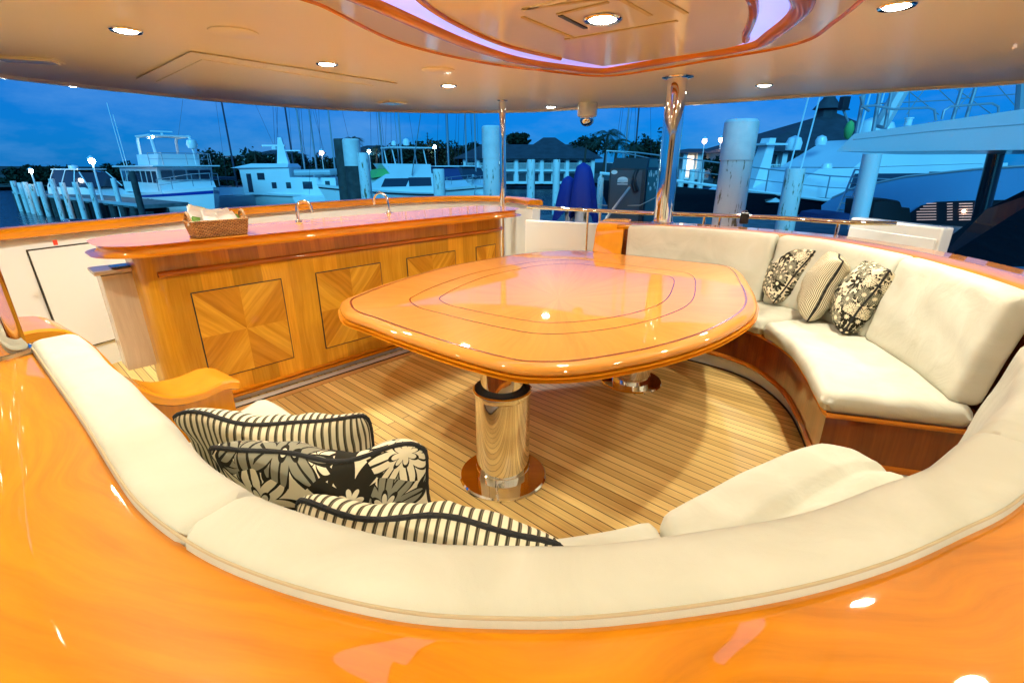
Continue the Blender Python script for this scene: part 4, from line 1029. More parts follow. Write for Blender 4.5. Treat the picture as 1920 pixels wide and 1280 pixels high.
def sailboat(px, y, label, mat='mast', hm=15, hd=100, L_=11, hullm='boat', spread=True, stays=True):
    b = Boat(px, y, hd, label, 'sailboat', 'sailboat', 'sailboats with bare masts')
    b.add(hullmesh(L_, 3.2, 1.1), 'hull', hullm, smooth=True)
    mb = MB(); house(mb, [(-2.5, 1), (2, 1), (1.5, 1.55), (-2.3, 1.6)], 1.0); b.add(mb, 'cabin', hullm)
    r = .07 * max(1, y / 40)
    mm = b.add(MB().tube([(0, 0, 1), (0, 0, hm)], [r, r * .7], 8), 'mast', mat)
    b.add(MB().tube([(0, 0, 2.3), (-4.2, 0, 2.5)], [.14, .10], 8), 'boom', mat)
    if spread: b.add(MB().tube([(0, -1.1, hm * .55), (0, 1.1, hm * .55)], .035, 5), 'spreader', mat, mm)
    if stays:
        mb = MB()
        for p in ((L_ / 2, 0, 1.3), (-L_ / 2, 0, 1.1), (0, 1.5, 1.1)): mb.tube([(0, 0, hm - .2), p], .011 * max(1, y / 40), 4)
        b.add(mb, 'rigging', 'mast_dark', mm)
for args in ((445, 44, 'sailboat with a dark mast left of the small trawler with a white mast', 'mast_dark', 17, 60), (556, 52, 'sailboat with the leftmost mast of the three crossing behind the small trawler', 'mast_dark', 19, 95), (576, 55, 'sailboat with the middle mast of the three crossing behind the small trawler', 'mast', 19, 80), (598, 50, 'sailboat with a slanting stay just right of the small trawler mast', 'mast', 19, 100), (632, 47, 'sailboat with its mast rising behind the dark pilings', 'mast', 17, 85),
             (722, 60, 'sailboat with a mast just left of the sport fishing boat tower', 'mast', 21, 100), (757, 62, 'sailboat with a mast behind the sport fishing boat tower', 'mast', 22, 80), (843, 58, 'sailboat with a mast over the white cruisers, left of the tall white piling', 'mast', 20, 95), (876, 56, 'sailboat with a thin mast left of the tall white piling', 'mast', 20, 85), (893, 50, 'sailboat with the stout pale mast next to the tall white piling', 'mast', 18, 90),
             (1168, 62, 'sailboat with a pale mast above the dark dispenser', 'mast', 22, 90), (1186, 66, 'sailboat with a dark mast above the dark dispenser', 'mast_dark', 23, 100)):
    sailboat(args[0], args[1], args[2], args[3], args[4], args[5])
# trawler with blue stripe, bow to the right
b = Boat(330, 37, -38, 'white trawler yacht with a blue stripe and flybridge, bow pointing right', 'trawler', 'motor_trawler')
hb_ = b.add(hullmesh(11.5, 4.2, 1.75, rake=.6, flare=.86), 'hull', 'boat', smooth=True)
rows = []
mb = MB()
for zf0, zf1 in ((.80, .90),):
    for sd in (1, -1):
        q = []
        for i in range(17):
            s = i / 16; hb = 4.2 / 2 * (1 - max(0, (s - .35) / .65) ** 2.4) ** .8 * (.93 + .07 * min(1, s * 4)); zs = 1.75 * (.82 + .35 * s * s)
            q.append([Vector((s * 11.5 - 5.75 + .6 * zf * s ** 3, sd * (hb * (.94 + .06 * (zf - .6) / .4) + .02), zf * zs)) for zf in (zf0, zf1)])
        mb.grid(q)
b.add(mb, 'stripe', 'blue_paint', hb_)
mb = MB(); house(mb, [(-5.2, 1.5), (2.6, 1.6), (2.2, 2.4), (2.5, 3.25), (-5.4, 3.2)], 1.75, .05); dh = b.add(mb, 'deckhouse', 'boat')
mb = MB(); wins(mb, [(-5.0 + i * 1.05, -4.15 + i * 1.05, 2.25, 3.0, 0) for i in range(7)], 1.75, .05, 1.5, 3.25)
for i in range(4): mb.face([Vector((2.3 + .09 * 1, -1.55 + i * .8, 2.45)), Vector((2.39, -.85 + i * .8, 2.45)), Vector((2.52, -.85 + i * .8, 3.05)), Vector((2.52, -1.55 + i * .8, 3.05))])
panes(b, mb, dh)
mb = MB(); house(mb, [(-5.7, 3.24), (3.0, 3.3), (3.0, 3.38), (-5.7, 3.34)], 2.05, .0); b.add(mb, 'roof_deck', 'boat')
mb = MB(); house(mb, [(-2.4, 3.38), (1.6, 3.38), (1.9, 4.1), (-2.4, 4.1)], 1.3, .05); b.add(mb, 'flybridge', 'boat')
mb = MB()
for y_ in (-1.2, 1.2): mb.tube([(-1.8, y_, 3.4), (-1.6, y_, 5.0), (-1.4, y_, 5.25), (.9, y_, 5.3), (1.1, y_, 5.1), (1.3, y_, 4.1)], .09, 6)
mb.box((-.3, 0, 5.3), (2.6, 2.6, .09)); b.add(mb, 'hardtop', 'boat')
mb = MB(); mb.lathe((2.0, .9, 0), [(.02, 4.45), (.28, 4.5), (.36, 4.75), (.28, 5.02), (.02, 5.1)], 12); mb.tube([(2.0, .9, 3.4), (2.0, .9, 4.5)], .05, 6); b.add(mb, 'radar_dome', 'boat', smooth=True)
mb = MB(); mb.box((-.4, 0, 5.62), (.25, 1.3, .08)); mb.tube([(-.4, 0, 5.3), (-.4, 0, 5.6)], .08, 6); b.add(mb, 'radar_scanner', 'boat')
for q in ([(-4.4, -1.6, 3.3), (-4.7, -1.6, 7.6)], [(-3.8, -1.6, 3.3), (-4.0, -1.6, 6.8)]): b.add(MB().tube(q, .025, 4), 'antenna', 'boat')
b.add(MB().lathe((-.6, -.7, 0), [(.01, 5.14), (.10, 5.17), (.10, 5.23), (.01, 5.25)], 10), 'deck_lamp', 'bulb'); b.add(MB().lathe((.5, -.9, 0), [(.01, 5.14), (.07, 5.17), (.07, 5.23), (.01, 5.25)], 10), 'deck_lamp', 'bulb')
b.add(railing([(2.0, -1.9, 3.4), (2.9, -1.4, 3.4), (3.0, 0, 3.4), (2.9, 1.4, 3.4), (2.0, 1.9, 3.4), (-2.0, 1.95, 3.4)]), 'railing', 'mast'); b.add(railing([(2.5, -1.9, 1.75), (4.0, -1.55, 1.9), (5.4, -.8, 2.1), (6.2, 0, 2.15), (5.4, .8, 2.1)]), 'bow_rail', 'mast')
mb = MB(); wins(mb, [(.2, .7, 1.0, 1.2, 0), (1.0, 1.5, 1.0, 1.2, 0)], 2.02, 0); panes(b, mb, hb_, 'black')
# express cruiser behind left dock
b = Boat(176, 38, -15, 'small white cruiser with a canvas canopy moored at the left dock', 'cruiser', 'cruiser')
b.add(hullmesh(8.5, 3, 1.3), 'hull', 'boat', smooth=True)
mb = MB(); house(mb, [(-3, 1.1), (2.2, 1.3), (.6, 1.9), (-3, 1.9)], 1.25); b.add(mb, 'cabin', 'boat')
mb = MB(); house(mb, [(-2.8, 1.9), (1.2, 1.9), (.3, 2.9), (-2.2, 3.15)], 1.2, .3); cn = b.add(mb, 'canopy', 'glass')
mb = MB()
for x0, x1 in ((-2.8, -2.2), (-1.5, -1.0), (-.2, -.1), (1.2, .3)):
    for y_ in (-1, 1): mb.tube([(x0, y_ * 1.22, 1.9), (x1, y_ * .94, 3.05 if x1 < 0 else 2.92)], .045, 5)
mb.box((-1, 0, 3.1), (2.7, 2.0, .07)); b.add(mb, 'canopy_frame', 'boat')
b.add(MB().lathe((-1.5, 0, 0), [(.02, 3.1), (.3, 3.15), (.3, 3.35), (.02, 3.42)], 10), 'radar', 'boat', smooth=True)
# dinghy / dark inflatable below the dock
b = Boat(196, 25.5, 172, 'dark inflatable tender tied under the left dock', 'dinghy', 'dinghy')
mb = MB(); mb.tube([(-2.6, -.75, .3), (1.6, -.75, .35), (2.5, -.35, .45), (2.75, 0, .5), (2.5, .35, .45), (1.6, .75, .35), (-2.6, .75, .3)], .3, 10); b.add(mb, 'tubes', 'navy', smooth=True)
b.add(MB().box((-.3, 0, .2), (4, 1.1, .12)), 'floor', 'navy')
# white workboat trawler with tall mast
b = Boat(545, 45, 183, 'pale pilothouse trawler with a thick white mast and inflatable on its roof', 'trawler', 'pilothouse_trawler')
h_ = b.add(hullmesh(9.5, 3.4, 1.15), 'hull', 'boat', smooth=True); rub(b, h_, 9.5, 3.4, 1.15)
mb = MB(); house(mb, [(-4.4, .9), (3.4, 1.0), (3.5, 3.0), (3.9, 3.2), (-.6, 3.2), (-.6, 2.4), (-4.4, 2.35)], 1.5, .05); dh = b.add(mb, 'deckhouse', 'boat')
mb = MB(); wins(mb, [(2.6, 3.0, 1.2, 2.7, 0), (1.5, 2.1, 2.2, 2.75, 0), (.6, 1.0, 1.5, 2.0, 0), (-.6, -.2, 1.5, 2.0, 0), (-2.4, -1.6, 1.45, 2.05, 0), (-3.9, -3.5, 1.2, 2.1, 0)], 1.5, .05, .9, 3.2); panes(b, mb, dh)
mb = MB(); house(mb, [(-.6, 3.2), (4.1, 3.15), (2.6, 3.5), (-.5, 3.5)], 1.7, .6); b.add(mb, 'pilothouse_roof', 'boat')
mb = MB(); house(mb, [(-.2, 3.4), (.8, 3.4), (.45, 5.6), (.15, 5.6)], .22, .1); mb.box((.9, 0, 4.95), (1.9, .3, .14)); mb.box((-.4, 0, 4.55), (1.8, .25, .1)); mb.lathe((.9, .0, 0), [(.02, 4.6), (.22, 4.65), (.22, 4.85), (.02, 4.95)], 8); b.add(mb, 'mast', 'boat')
b.add(MB().tube([(-.8, -.7, 2.75), (-3.8, -.7, 2.8), (-4.2, 0, 2.85), (-3.8, .7, 2.8), (-.8, .7, 2.75)], .26, 8), 'inflatable', 'boat_grey', smooth=True)
b.add(railing([(4.2, -1.0, 1.15), (3.0, -1.4, 1.1), (1, -1.6, 1.0), (-2, -1.65, 1.0), (-4.5, -1.5, .95)], .7), 'railing', 'mast')
for x_ in (1.2, -2.6): b.add(MB().lathe((x_, -1.75, 0), [(.02, .2), (.16, .3), (.18, .6), (.14, .85), (.02, .95)], 8), 'fender', 'boat' if x_ > 0 else 'navy')
b.add(MB().lathe((3.3, -1.45, 0), [(.01, 2.6), (.08, 2.65), (.08, 2.75), (.01, 2.8)], 8), 'deck_lamp', 'bulb')
# sport fisher
b = Boat(752, 44, -150, 'sport fishing boat with flybridge, outriggers and a green cover', 'fishing boat', 'sport_fishing_boat')
h_ = b.add(hullmesh(12, 4.2, 1.3, sheer=.7), 'hull', 'boat', smooth=True); rub(b, h_, 12, 4.2, 1.3, sheer=.7, mat='navy')
mb = MB(); house(mb, [(-2.5, 1.1), (4.2, 1.3), (1.6, 2.7), (-2.5, 2.7)], 1.7, .25); dh = b.add(mb, 'cabin', 'boat')
mb = MB(); wins(mb, [(-2.2, -.2, 1.7, 2.4, 0), (.1, 2.2, 1.7, 2.35, -.4)], 1.7, .25, 1.1, 2.7); panes(b, mb, dh)
mb = MB(); house(mb, [(-2.3, 2.7), (1.3, 2.7), (1.9, 3.5), (-2.3, 3.45)], 1.45, .1); b.add(mb, 'flybridge', 'boat')
mb = MB(); mb.box((-.7, 0, 4.75), (3.6, 2.9, .10))
for x_ in (-2.0, .7):
    for y_ in (-1.2, 1.2): mb.tube([(x_, y_, 3.4), (x_ + .2, y_ * .95, 4.7)], .05, 5)
mb.lathe((-.6, .4, 0), [(.02, 4.9), (.26, 4.95), (.3, 5.2), (.2, 5.42), (.02, 5.5)], 10); mb.lathe((.2, -.5, 0), [(.02, 4.9), (.2, 4.95), (.22, 5.1), (.15, 5.28), (.02, 5.34)], 10); b.add(mb, 'hardtop', 'boat')
mb = MB(); house(mb, [(.4, 2.72), (2.7, 2.4), (2.1, 3.0), (.7, 3.25)], 1.3, .2); b.add(mb, 'bow_cover', 'lime')
for s in (-1, 1): b.add(MB().tube([(-.5, s * 1.6, 2.6), (-1.2, s * 4.2, 9.5)], [.05, .02], 5), 'outrigger', 'mast')
for x_ in (-3.2, -3.9): b.add(MB().box((x_, .9, 1.75), (.12, .12, 1.3)), 'cockpit_post', 'steel')
# cruisers
for px, y, hd, lb, cv in ((838, 46, -60, 'white cabin cruiser with blue canvas just right of the sport fishing boat', True), (884, 50, -55, 'white cabin cruiser with its windscreen raised, left of the tall white piling', False)):
    b = Boat(px, y, hd, lb, 'cruiser', 'cruiser', 'white cruisers in the middle distance')
    h_ = b.add(hullmesh(10, 3.4, 1.4, sheer=.5), 'hull', 'boat', smooth=True); rub(b, h_, 10, 3.4, 1.4, sheer=.5, mat='navy')
    if px < 950:
        mb = MB(); house(mb, [(-3, 1.3), (3.0, 1.5), (1.2, 2.1), (-2.8, 2.2)], 1.4, .15); dh = b.add(mb, 'cabin', 'boat')
        mb = MB(); wins(mb, [(-2.5, -.6, 1.6, 2.0, 0), (-.4, 1.3, 1.6, 1.95, -.3)], 1.4, .15, 1.3, 2.2); panes(b, mb, dh)
        mb = MB(); house(mb, [(-2.6, 2.2), (.8, 2.15), (.1, 3.1), (-2.2, 3.3)], 1.25, .2); b.add(mb, 'windscreen', 'canvas' if cv else 'glass')
        mb = MB(); mb.box((-1.1, 0, 3.28), (2.8, 2.3, .09)); b.add(mb, 'hardtop', 'boat')
    b.add(railing([(1.5, -1.4, 1.6), (3.4, -1.0, 1.85), (4.9, -.2, 2.0), (4.9, .2, 2.0), (3.4, 1.0, 1.85), (1.5, 1.4, 1.6)], .6), 'bow_rail', 'mast')
# black hulled yacht at right
b = Boat(1535, 19, 196, 'large yacht with a black hull and white superstructure beyond the pale piling', 'yacht', 'motor_yacht')
b.add(hullmesh(15, 4.6, 2.55, rake=1.6, flare=.7, sheer=.35), 'hull', 'navy', smooth=True)
b.add(MB().tube([(-7.4, 2.18, 2.15), (-2, 2.32, 2.2), (2, 2.2, 2.36), (5, 1.5, 2.72), (7.4, .6, 3.05), (9.0, 0, 3.18)], .05, 6), 'sheer_line', 'boat')
mb = MB(); house(mb, [(-7, 2.1), (3.9, 2.3), (1.9, 3.3), (-7, 3.5)], 1.9, .3); dh = b.add(mb, 'deckhouse', 'boat')
for ws in ((-6, -3, 2.7, 3.2, 0), (-2.7, .6, 2.7, 3.15, -.2)):
    mb = MB(); wins(mb, [ws], 1.9, .3, 2.1, 3.5)
    for sd in (0, 1):
        m2 = MB(); m2.face(mb.v[sd * 4:sd * 4 + 4]); b.add(m2, 'window', 'glass', dh)
mb = MB(); house(mb, [(-6.5, 3.5), (.4, 3.35), (-1.2, 4.3), (-6.5, 4.4)], 1.6, .3); b.add(mb, 'upper_deck', 'boat')
for x_, y_, z_, r_ in ((-1.2, 0.5, 4.35, .36), (-2.3, .2, 4.4, .32), (1.8, .3, 3.9, .27), (-.1, -.4, 4.1, .2), (.8, .9, 3.2, .18)):
    b.add(MB().lathe((x_, y_, 0), [(.02, z_), (r_ * .9, z_ + .02), (r_, z_ + r_ * .9), (r_ * .75, z_ + r_ * 1.5), (.02, z_ + r_ * 1.8)], 12), 'radar_dome', 'boat', smooth=True)
for x_, y_, h in ((-.6, .6, 7.2), (-1.6, .3, 7.8), (1.5, .5, 5.9), (2.1, .6, 5.6)): b.add(MB().tube([(x_, y_, 3.2), (x_ - .25, y_, h)], .025, 5), 'antenna', 'boat')
mb = MB(); house(mb, [(2.6, 2.6), (3.2, 2.6), (2.75, 4.3), (2.5, 4.3)], .25, .05); mb.box((2.6, 0, 4.1), (.9, .8, .06)); b.add(mb, 'mast', 'boat')
b.add(railing([(-5, 2.3, 2.2), (-2, 2.3, 2.2), (2, 2.2, 2.4), (4, 1.75, 2.6), (6, 1.15, 2.85), (8, .4, 3.1), (8.8, 0, 3.15), (8, -.4, 3.1), (6, -1.1, 2.85)], .7), 'railing', 'mast')
b.add(MB().box((-.5, 1.2, 2.75), (1.8, .9, .5)), 'deck_box', 'blue_paint')

def VP(px, py, A, B):        # ray meets the vertical plane through plan points A, B
    r = ray(px, py); nx, ny = -(B[1] - A[1]), (B[0] - A[0]); k = (nx * A[0] + ny * A[1]) / (nx * r.x + ny * r.y)
    return Vector((r.x * k, r.y * k, CAM_H + r.z * k))
# ---------------- neighbouring yacht at the right edge
t = empty('neighbour_yacht', (7.5, 9, WATER), 'huge white yacht alongside at right with a broad overhanging roof', 'yacht')
def solid(pts_near, depth, name, mat, parent, dirv=None):
    """solid whose near face has the given corners, extended away by depth"""
    dv = Vector(dirv) if dirv is not None else Vector((.74, .67, 0)); mb = MB(); F_ = [Vector(p) for p in pts_near]; B2 = [p + dv * depth for p in F_]
    mb.face(F_); mb.face(list(reversed(B2)))
    for i in range(len(F_)):
        j = (i + 1) % len(F_); mb.face([F_[i], F_[j], B2[j], B2[i]])
    return mb.build(name, mat, parent=parent, smooth=False)
def YD(px, py):     # the near face of the roof: a vertical plane coming closer to the right
    return VP(px, py, D(1568, 284, 9.5), D(1930, 281, 7.3))
rf = solid([YD(1568, 284), YD(1640, 284), YD(1930, 281), YD(1930, 203), YD(1780, 225), YD(1602, 251)], 4.5, 'roof', 'boat', t)
mb = MB().tube([YD(1600, 262), YD(1760, 245), YD(1930, 232)], .008, 5); mb.build('roof_seam', 'boat_grey', parent=rf)
def pillar(a, c, w, y, name, mat):
    p, q = D(*a, y), D(*c, y); MB().tube([p, q], w * y / 966 / 2, 16).build(name, mat, parent=t)
pillar((1636, 288), (1606, 430), 31, 8.6, 'roof_pillar', 'boat')
pillar((1868, 286), (1830, 440), 26, 10.5, 'roof_pillar', 'navy')
# hull side with its dark window band
def HD(px, py): return VP(px, py, D(1560, 372, 15), D(1990, 372, 11))
hs = solid([HD(1540, 385), HD(1560, 372), HD(1605, 352), HD(1700, 332), HD(1830, 318), HD(1990, 308), HD(1990, 500), HD(1540, 440)], 3, 'hull', 'boat_skylit', t)
mb = MB(); mb.tube([HD(x, y) for x, y in ((1560, 371), (1605, 351), (1700, 331), (1830, 317), (1990, 307))], .03, 6); mb.build('sheer_moulding', 'boat_grey', parent=hs)
wb = [(1700, 400), (1722, 385), (1750, 378), (1800, 376), (1990, 372), (1990, 425), (1700, 425)]
win_ = solid([HD(x, y) + Vector((-.02, -.1, 0)) for x, y in wb], .05, 'window_band', 'black', hs)
M['slat'] = plain('lit_slats', (.6, .45, .4), .5, emit=(1, .7, .6), es=.35)
for i in range(7):
    for x0, x1 in ((1712 + max(0, 18 - i * 6), 1748), (1768, 1778), (1790, 1815)):
        a, b2 = HD(x0, 381 + i * 5), HD(x1, 380.5 + i * 5); MB().tube([a + Vector((-.03, -.16, 0)), b2 + Vector((-.03, -.16, 0))], .008, 4).build('slat', 'slat', parent=hs)
MB().lathe(tuple(HD(1796, 395) + Vector((-.03, -.2, 0))), [(.001, -.03), (.035, -.02), (.035, .02), (.001, .03)], 10).build('cabin_lamp', 'warm_bulb', parent=hs)
# superstructure behind roof and tower
solid([D(1745, 470, 8.6), D(1850, 392, 8.2), D(1930, 352, 7.8), D(1990, 345, 7.6), D(1990, 500, 7.6), D(1745, 500, 8.6)], 1.2, 'stair_panel', 'navy', t)
for a, c, w in (((1620, 175), (1606, 252), 7), ((1650, 172), (1637, 247), 7), ((1672, 170), (1659, 240), 6), ((1806, 158), (1786, 224), 6), ((1832, 156), (1812, 220), 6), ((1916, 150), (1912, 205), 14)):
    MB().tube([D(*a, 9.6), D(*c, 9.6)], w * 9.6 / 966 / 2, 8).build('tower_leg', 'mast', parent=t)
mb = MB(); mb.tube([D(1695, 160, 10), D(1650, 238, 10)], .13, 8); mb.build('tower_brace', 'boat_grey', parent=t)
for pts, w in (([(1614, 200), (1640, 198), (1675, 205), (1740, 202), (1752, 206), (1755, 226)], 4), ([(1766, 224), (1770, 208), (1782, 200), (1860, 194), (1872, 200), (1872, 212)], 4), ([(1614, 180), (1618, 200), (1630, 208)], 5)):
    MB().tube([D(x, y, 9.4) for x, y in pts], w * 9.4 / 966 / 2, 8).build('hoop_rail', 'mast', parent=t)
mb = MB()
for a, c in (((1640, 195), (1780, 188)), ((1770, 150), (1860, 215)), ((1760, 168), (1800, 205)), ((1840, 150), (1790, 210)), ((1705, 165), (1704, 225)), ((1735, 165), (1700, 215)), ((1800, 185), (1925, 175)), ((1870, 160), (1930, 230)), ((1690, 160), (1760, 215)), ((1730, 155), (1830, 150))):
    mb.tube([D(*a, 10.2), D(*c, 10.2)], .010, 4)
mb.build('rigging', 'mast', parent=t)
MB().lathe(tuple(D(1703, 230, 9.3)), [(.02, -.05), (.055, -.05), (.055, .06), (.07, .06), (.07, .08), (.02, .08)], 12).build('deck_fitting', 'boat', parent=t)
t = empty('floodlight', tuple(D(1588, 250, 12)), 'black floodlight on an angled arm above the overhanging roof corner', 'floodlight')
c = D(1583, 193, 12); MB().box(c, (.17, .14, .25), .2).build('head', 'black', parent=t, bevel=.01); MB().box(c + Vector((0, 0, -.14)), (.22, .16, .03), .2).build('visor', 'black', parent=t)
MB().tube([D(1580, 203, 12), D(1590, 228, 12), D(1596, 262, 12)], .025, 6).build('arm', 'mast', parent=t)
o = MB().lathe(tuple(D(1592, 243, 11.8)), [(.02, -.2), (.07, -.15), (.10, 0), (.07, .13), (.02, .18)], 10).build('rolled_flag', 'lime'); tag(o, 'rolled green flag hanging by the floodlight arm', 'flag')
# boarding ladder
t = empty('boarding_ladder', tuple(D(1590, 400, 11)), 'white boarding ladder leaning beside the pale roof pillar', 'ladder')
for a, c in (((1603, 318), (1566, 405)), ((1620, 320), (1580, 407))): MB().tube([D(*a, 11.2), D(*c, 10.6)], .02, 6).build('side_rail', 'boat', parent=t)
for i in range(8):
    k = i / 7; MB().tube([D(1603 - 37 * k, 318 + 87 * k, 11.2 - .6 * k), D(1620 - 40 * k, 320 + 87 * k, 11.2 - .6 * k)], .016, 6).build('rung', 'boat', parent=t)
# covered gear on the dock
def lump(label, pts, y, depth, mat, name, cat):
    P_ = [D(px, py, y) for px, py in pts]; mb = MB(); n = len(P_)
    cen = sum(P_, Vector()) / n; rows = []
    for dy, sc in ((0, .82), (.08, .96), (depth * .5, 1), (depth - .08, .96), (depth, .82)): rows.append([cen + (p - cen) * sc + Vector((0, dy, 0)) for p in P_])
    mb.grid(rows, None, cv=True); mb.face(list(reversed(rows[0]))); mb.face(rows[-1]); return tag(mb.build(name, mat, ang=35), label, cat)
lump('black covered gear stacked left of the striped windows', [(1625, 425), (1632, 376), (1665, 372), (1690, 376), (1694, 388), (1712, 390), (1716, 425)], 9.2, .8, 'black', 'covered_gear', 'covered gear')
lump('low dark blue covered gear behind the steel guard rail', [(1532, 418), (1540, 402), (1565, 398), (1600, 401), (1612, 418)], 9.6, .8, 'canvas', 'covered_gear', 'covered gear')
# quay and right dock
o = MB().box((8.5, 12.2, -.15), (18, 6.0, .3)); o = o.build('quay', 'dockwood', smooth=False); tag(o, 'grey board quay behind the guard rail', 'quay')
o = MB().box(((D(1270, 380, 24).x + D(1450, 380, 24).x) / 2, 25, -.55), (6, 2.5, .3)).build('dock', 'dockwood', smooth=False); tag(o, 'low dark dock right of the thick steel post', 'dock')
# blue covers on two posts
def cover(px, top, bot, wpx, y, label, seed):
    c = D(px, top, y); b_ = D(px, bot, y); w = wpx * y / 966; r0 = random.Random(seed); ph = [r0.random() * 6 for _ in range(4)]; n = 40; rows = []
    H = c.z - b_.z
    for i in range(16):
        f = i / 15; rad = w / 2 * (.16 + .84 * f ** .38) if f > 0 else .02
        hem = (.10 * math.sin(2 * 3.14 * i / 15)) * 0
        rows.append([Vector((c.x + .05 * f * math.sin(ph[3]) + rad * math.cos(a) * (1 + (.03 + .11 * f) * math.sin(5 * a + ph[0] + f) + .05 * f * math.sin(11 * a + ph[1])), c.y + rad * math.sin(a) * .9 * (1 + .10 * f * math.sin(5 * a + ph[0])), c.z - H * f * (1 + .16 * math.sin(2 * a + ph[2]) * f))) for a in [2 * math.pi * j / n for j in range(n)]])
    mb = MB(); mb.grid(rows, None, cv=True); mb.face(rows[0]); return tag(mb.build('post_cover', 'tarp', ang=60), label, 'cover')
cover(1094, 305, 402, 54, 9.0, 'taller blue cloth cover draped over a white dock post', 4)
cover(1066, 330, 402, 42, 9.4, 'shorter blue cloth cover behind the taller one', 9)
piling(1068, 385, 17, 9.4, 'piling_paint', 'white dock post under the shorter blue cover', group='posts under blue covers')
piling(1090, 385, 24, 9.0, 'piling_paint', 'wider white dock post under the taller blue cover', group='posts under blue covers')
# dispenser cabinet
yD = 9.0
A_, B_ = D(1137, 420, yD), D(1201, 420, yD); fx = (B_ - A_); W = fx.length; z0, z1, z2 = 0, D(1137, 316, yD).z, D(1137, 296, yD).z
rot = R(-8); ex = Vector((math.cos(rot), math.sin(rot), 0)); ey = Vector((-math.sin(rot), math.cos(rot), 0)); O = Vector((A_.x, A_.y, 0))
ey = (Vector((.62, .78, 0))).normalized(); Dp = .62
t = empty('dispenser_cabinet', tuple(O), 'dark cabinet with a hung hose and stickers standing on the quay', 'dispenser')
mb = MB(); Q = lambda x, d, z: O + ex * x + ey * d + Vector((0, 0, z))
for q in ([Q(0, 0, 0), Q(W, 0, 0), Q(W, 0, z1), Q(0, 0, z1)], [Q(W, 0, 0), Q(W, Dp, 0), Q(W, Dp, z1), Q(W, 0, z1)], [Q(W, Dp, 0), Q(0, Dp, 0), Q(0, Dp, z1), Q(W, Dp, z1)], [Q(0, Dp, 0), Q(0, 0, 0), Q(0, 0, z1), Q(0, Dp, z1)]): mb.face(q)
mb.build('body', 'box_dark', parent=t, smooth=False)
mb = MB()
for q in ([Q(0, 0, z1), Q(W, 0, z1), Q(W - .03, .12, z2), Q(.03, .12, z2)], [Q(.03, .12, z2), Q(W - .03, .12, z2), Q(W - .03, Dp - .12, z2), Q(.03, Dp - .12, z2)], [Q(W, 0, z1), Q(W, Dp, z1), Q(W - .03, Dp - .12, z2), Q(W - .03, .12, z2)], [Q(0, Dp, z1), Q(0, 0, z1), Q(.03, .12, z2), Q(.03, Dp - .12, z2)], [Q(W, Dp, z1), Q(0, Dp, z1), Q(.03, Dp - .12, z2), Q(W - .03, Dp - .12, z2)]): mb.face(q)
mb.build('hood', 'box_dark', parent=t, smooth=False)
mb = MB(); e = -.012
mb.face([Q(.03, e, .2), Q(W - .06, e, .2), Q(W - .06, e, z1 - .03), Q(.03, e, z1 - .03)]); mb.build('front_panel', 'box_face', parent=t, smooth=False)
mb = MB(); mb.face([Q(W + .012, .05, .2), Q(W + .012, Dp - .03, .2), Q(W + .012, Dp - .03, z1 - .03), Q(W + .012, .05, z1 - .03)]); sdp = mb.build('side_panel', 'box_side', parent=t, smooth=False)
mb = MB(); mb.face([Q(W + .006, .06, z1 + .02), Q(W + .006, Dp - .06, z1 + .02), Q(W - .018, Dp - .15, z2 - .02), Q(W - .018, .15, z2 - .02)]); mb.build('hood_panel', 'box_side', parent=t, smooth=False)
mb = MB()
def disc(mb, f, cx, cz, rx, rz): mb.face([f(cx + rx * math.cos(a), cz + rz * math.sin(a)) for a in [2 * math.pi * i / 14 for i in range(14)]])
ff = lambda x, z: Q(x, -.018, z)
zz = lambda py: D(1160, py, yD).z
disc(mb, ff, .085, zz(323), .055, .035); disc(mb, ff, .24, zz(337), .09, .05); mb.face([ff(.15, zz(346)), ff(.33, zz(346)), ff(.33, zz(344.5)), ff(.15, zz(344.5))]); mb.face([ff(.15, zz(342)), ff(.33, zz(342)), ff(.33, zz(337)), ff(.15, zz(337))])
fs = lambda d, z: Q(W + .018, d, z)
r0 = random.Random(5)
for i in range(15): disc(mb, fs, .10 + .42 * r0.random(), zz(320) - .32 * r0.random(), .018 + .02 * r0.random(), .02 + .02 * r0.random())
tag(mb.build('stickers', 'sleeve', parent=t, smooth=False))
mb = MB(); hx = W - .13
mb.tube([Q(hx, -.05, zz(318)), Q(hx - .03, -.08, zz(330)), Q(hx, -.08, zz(345)), Q(hx + .04, -.06, zz(356)), Q(hx, -.07, zz(358)), Q(hx - .05, -.07, zz(345)), Q(hx - .02, -.06, zz(324))], .03, 8); mb.build('hose', 'black', parent=t)
o = MB().tube([D(1180, 352, 8.7), D(1165, 372, 8.2), D(1140, 405, 7.2), D(1120, 440, 6.6)], .022, 6).build('mooring_line', 'rope'); tag(o, 'pale thick mooring line running down from the dark cabinet', 'rope')
o = MB().tube([D(1118, 384, 9.2), D(1150, 386, 9), D(1200, 385, 8.9), D(1240, 365, 8.9)], .007, 5).build('hanging_rope', 'rope'); tag(o, 'thin pale rope strung between pilings before the dark cabinet', 'rope')

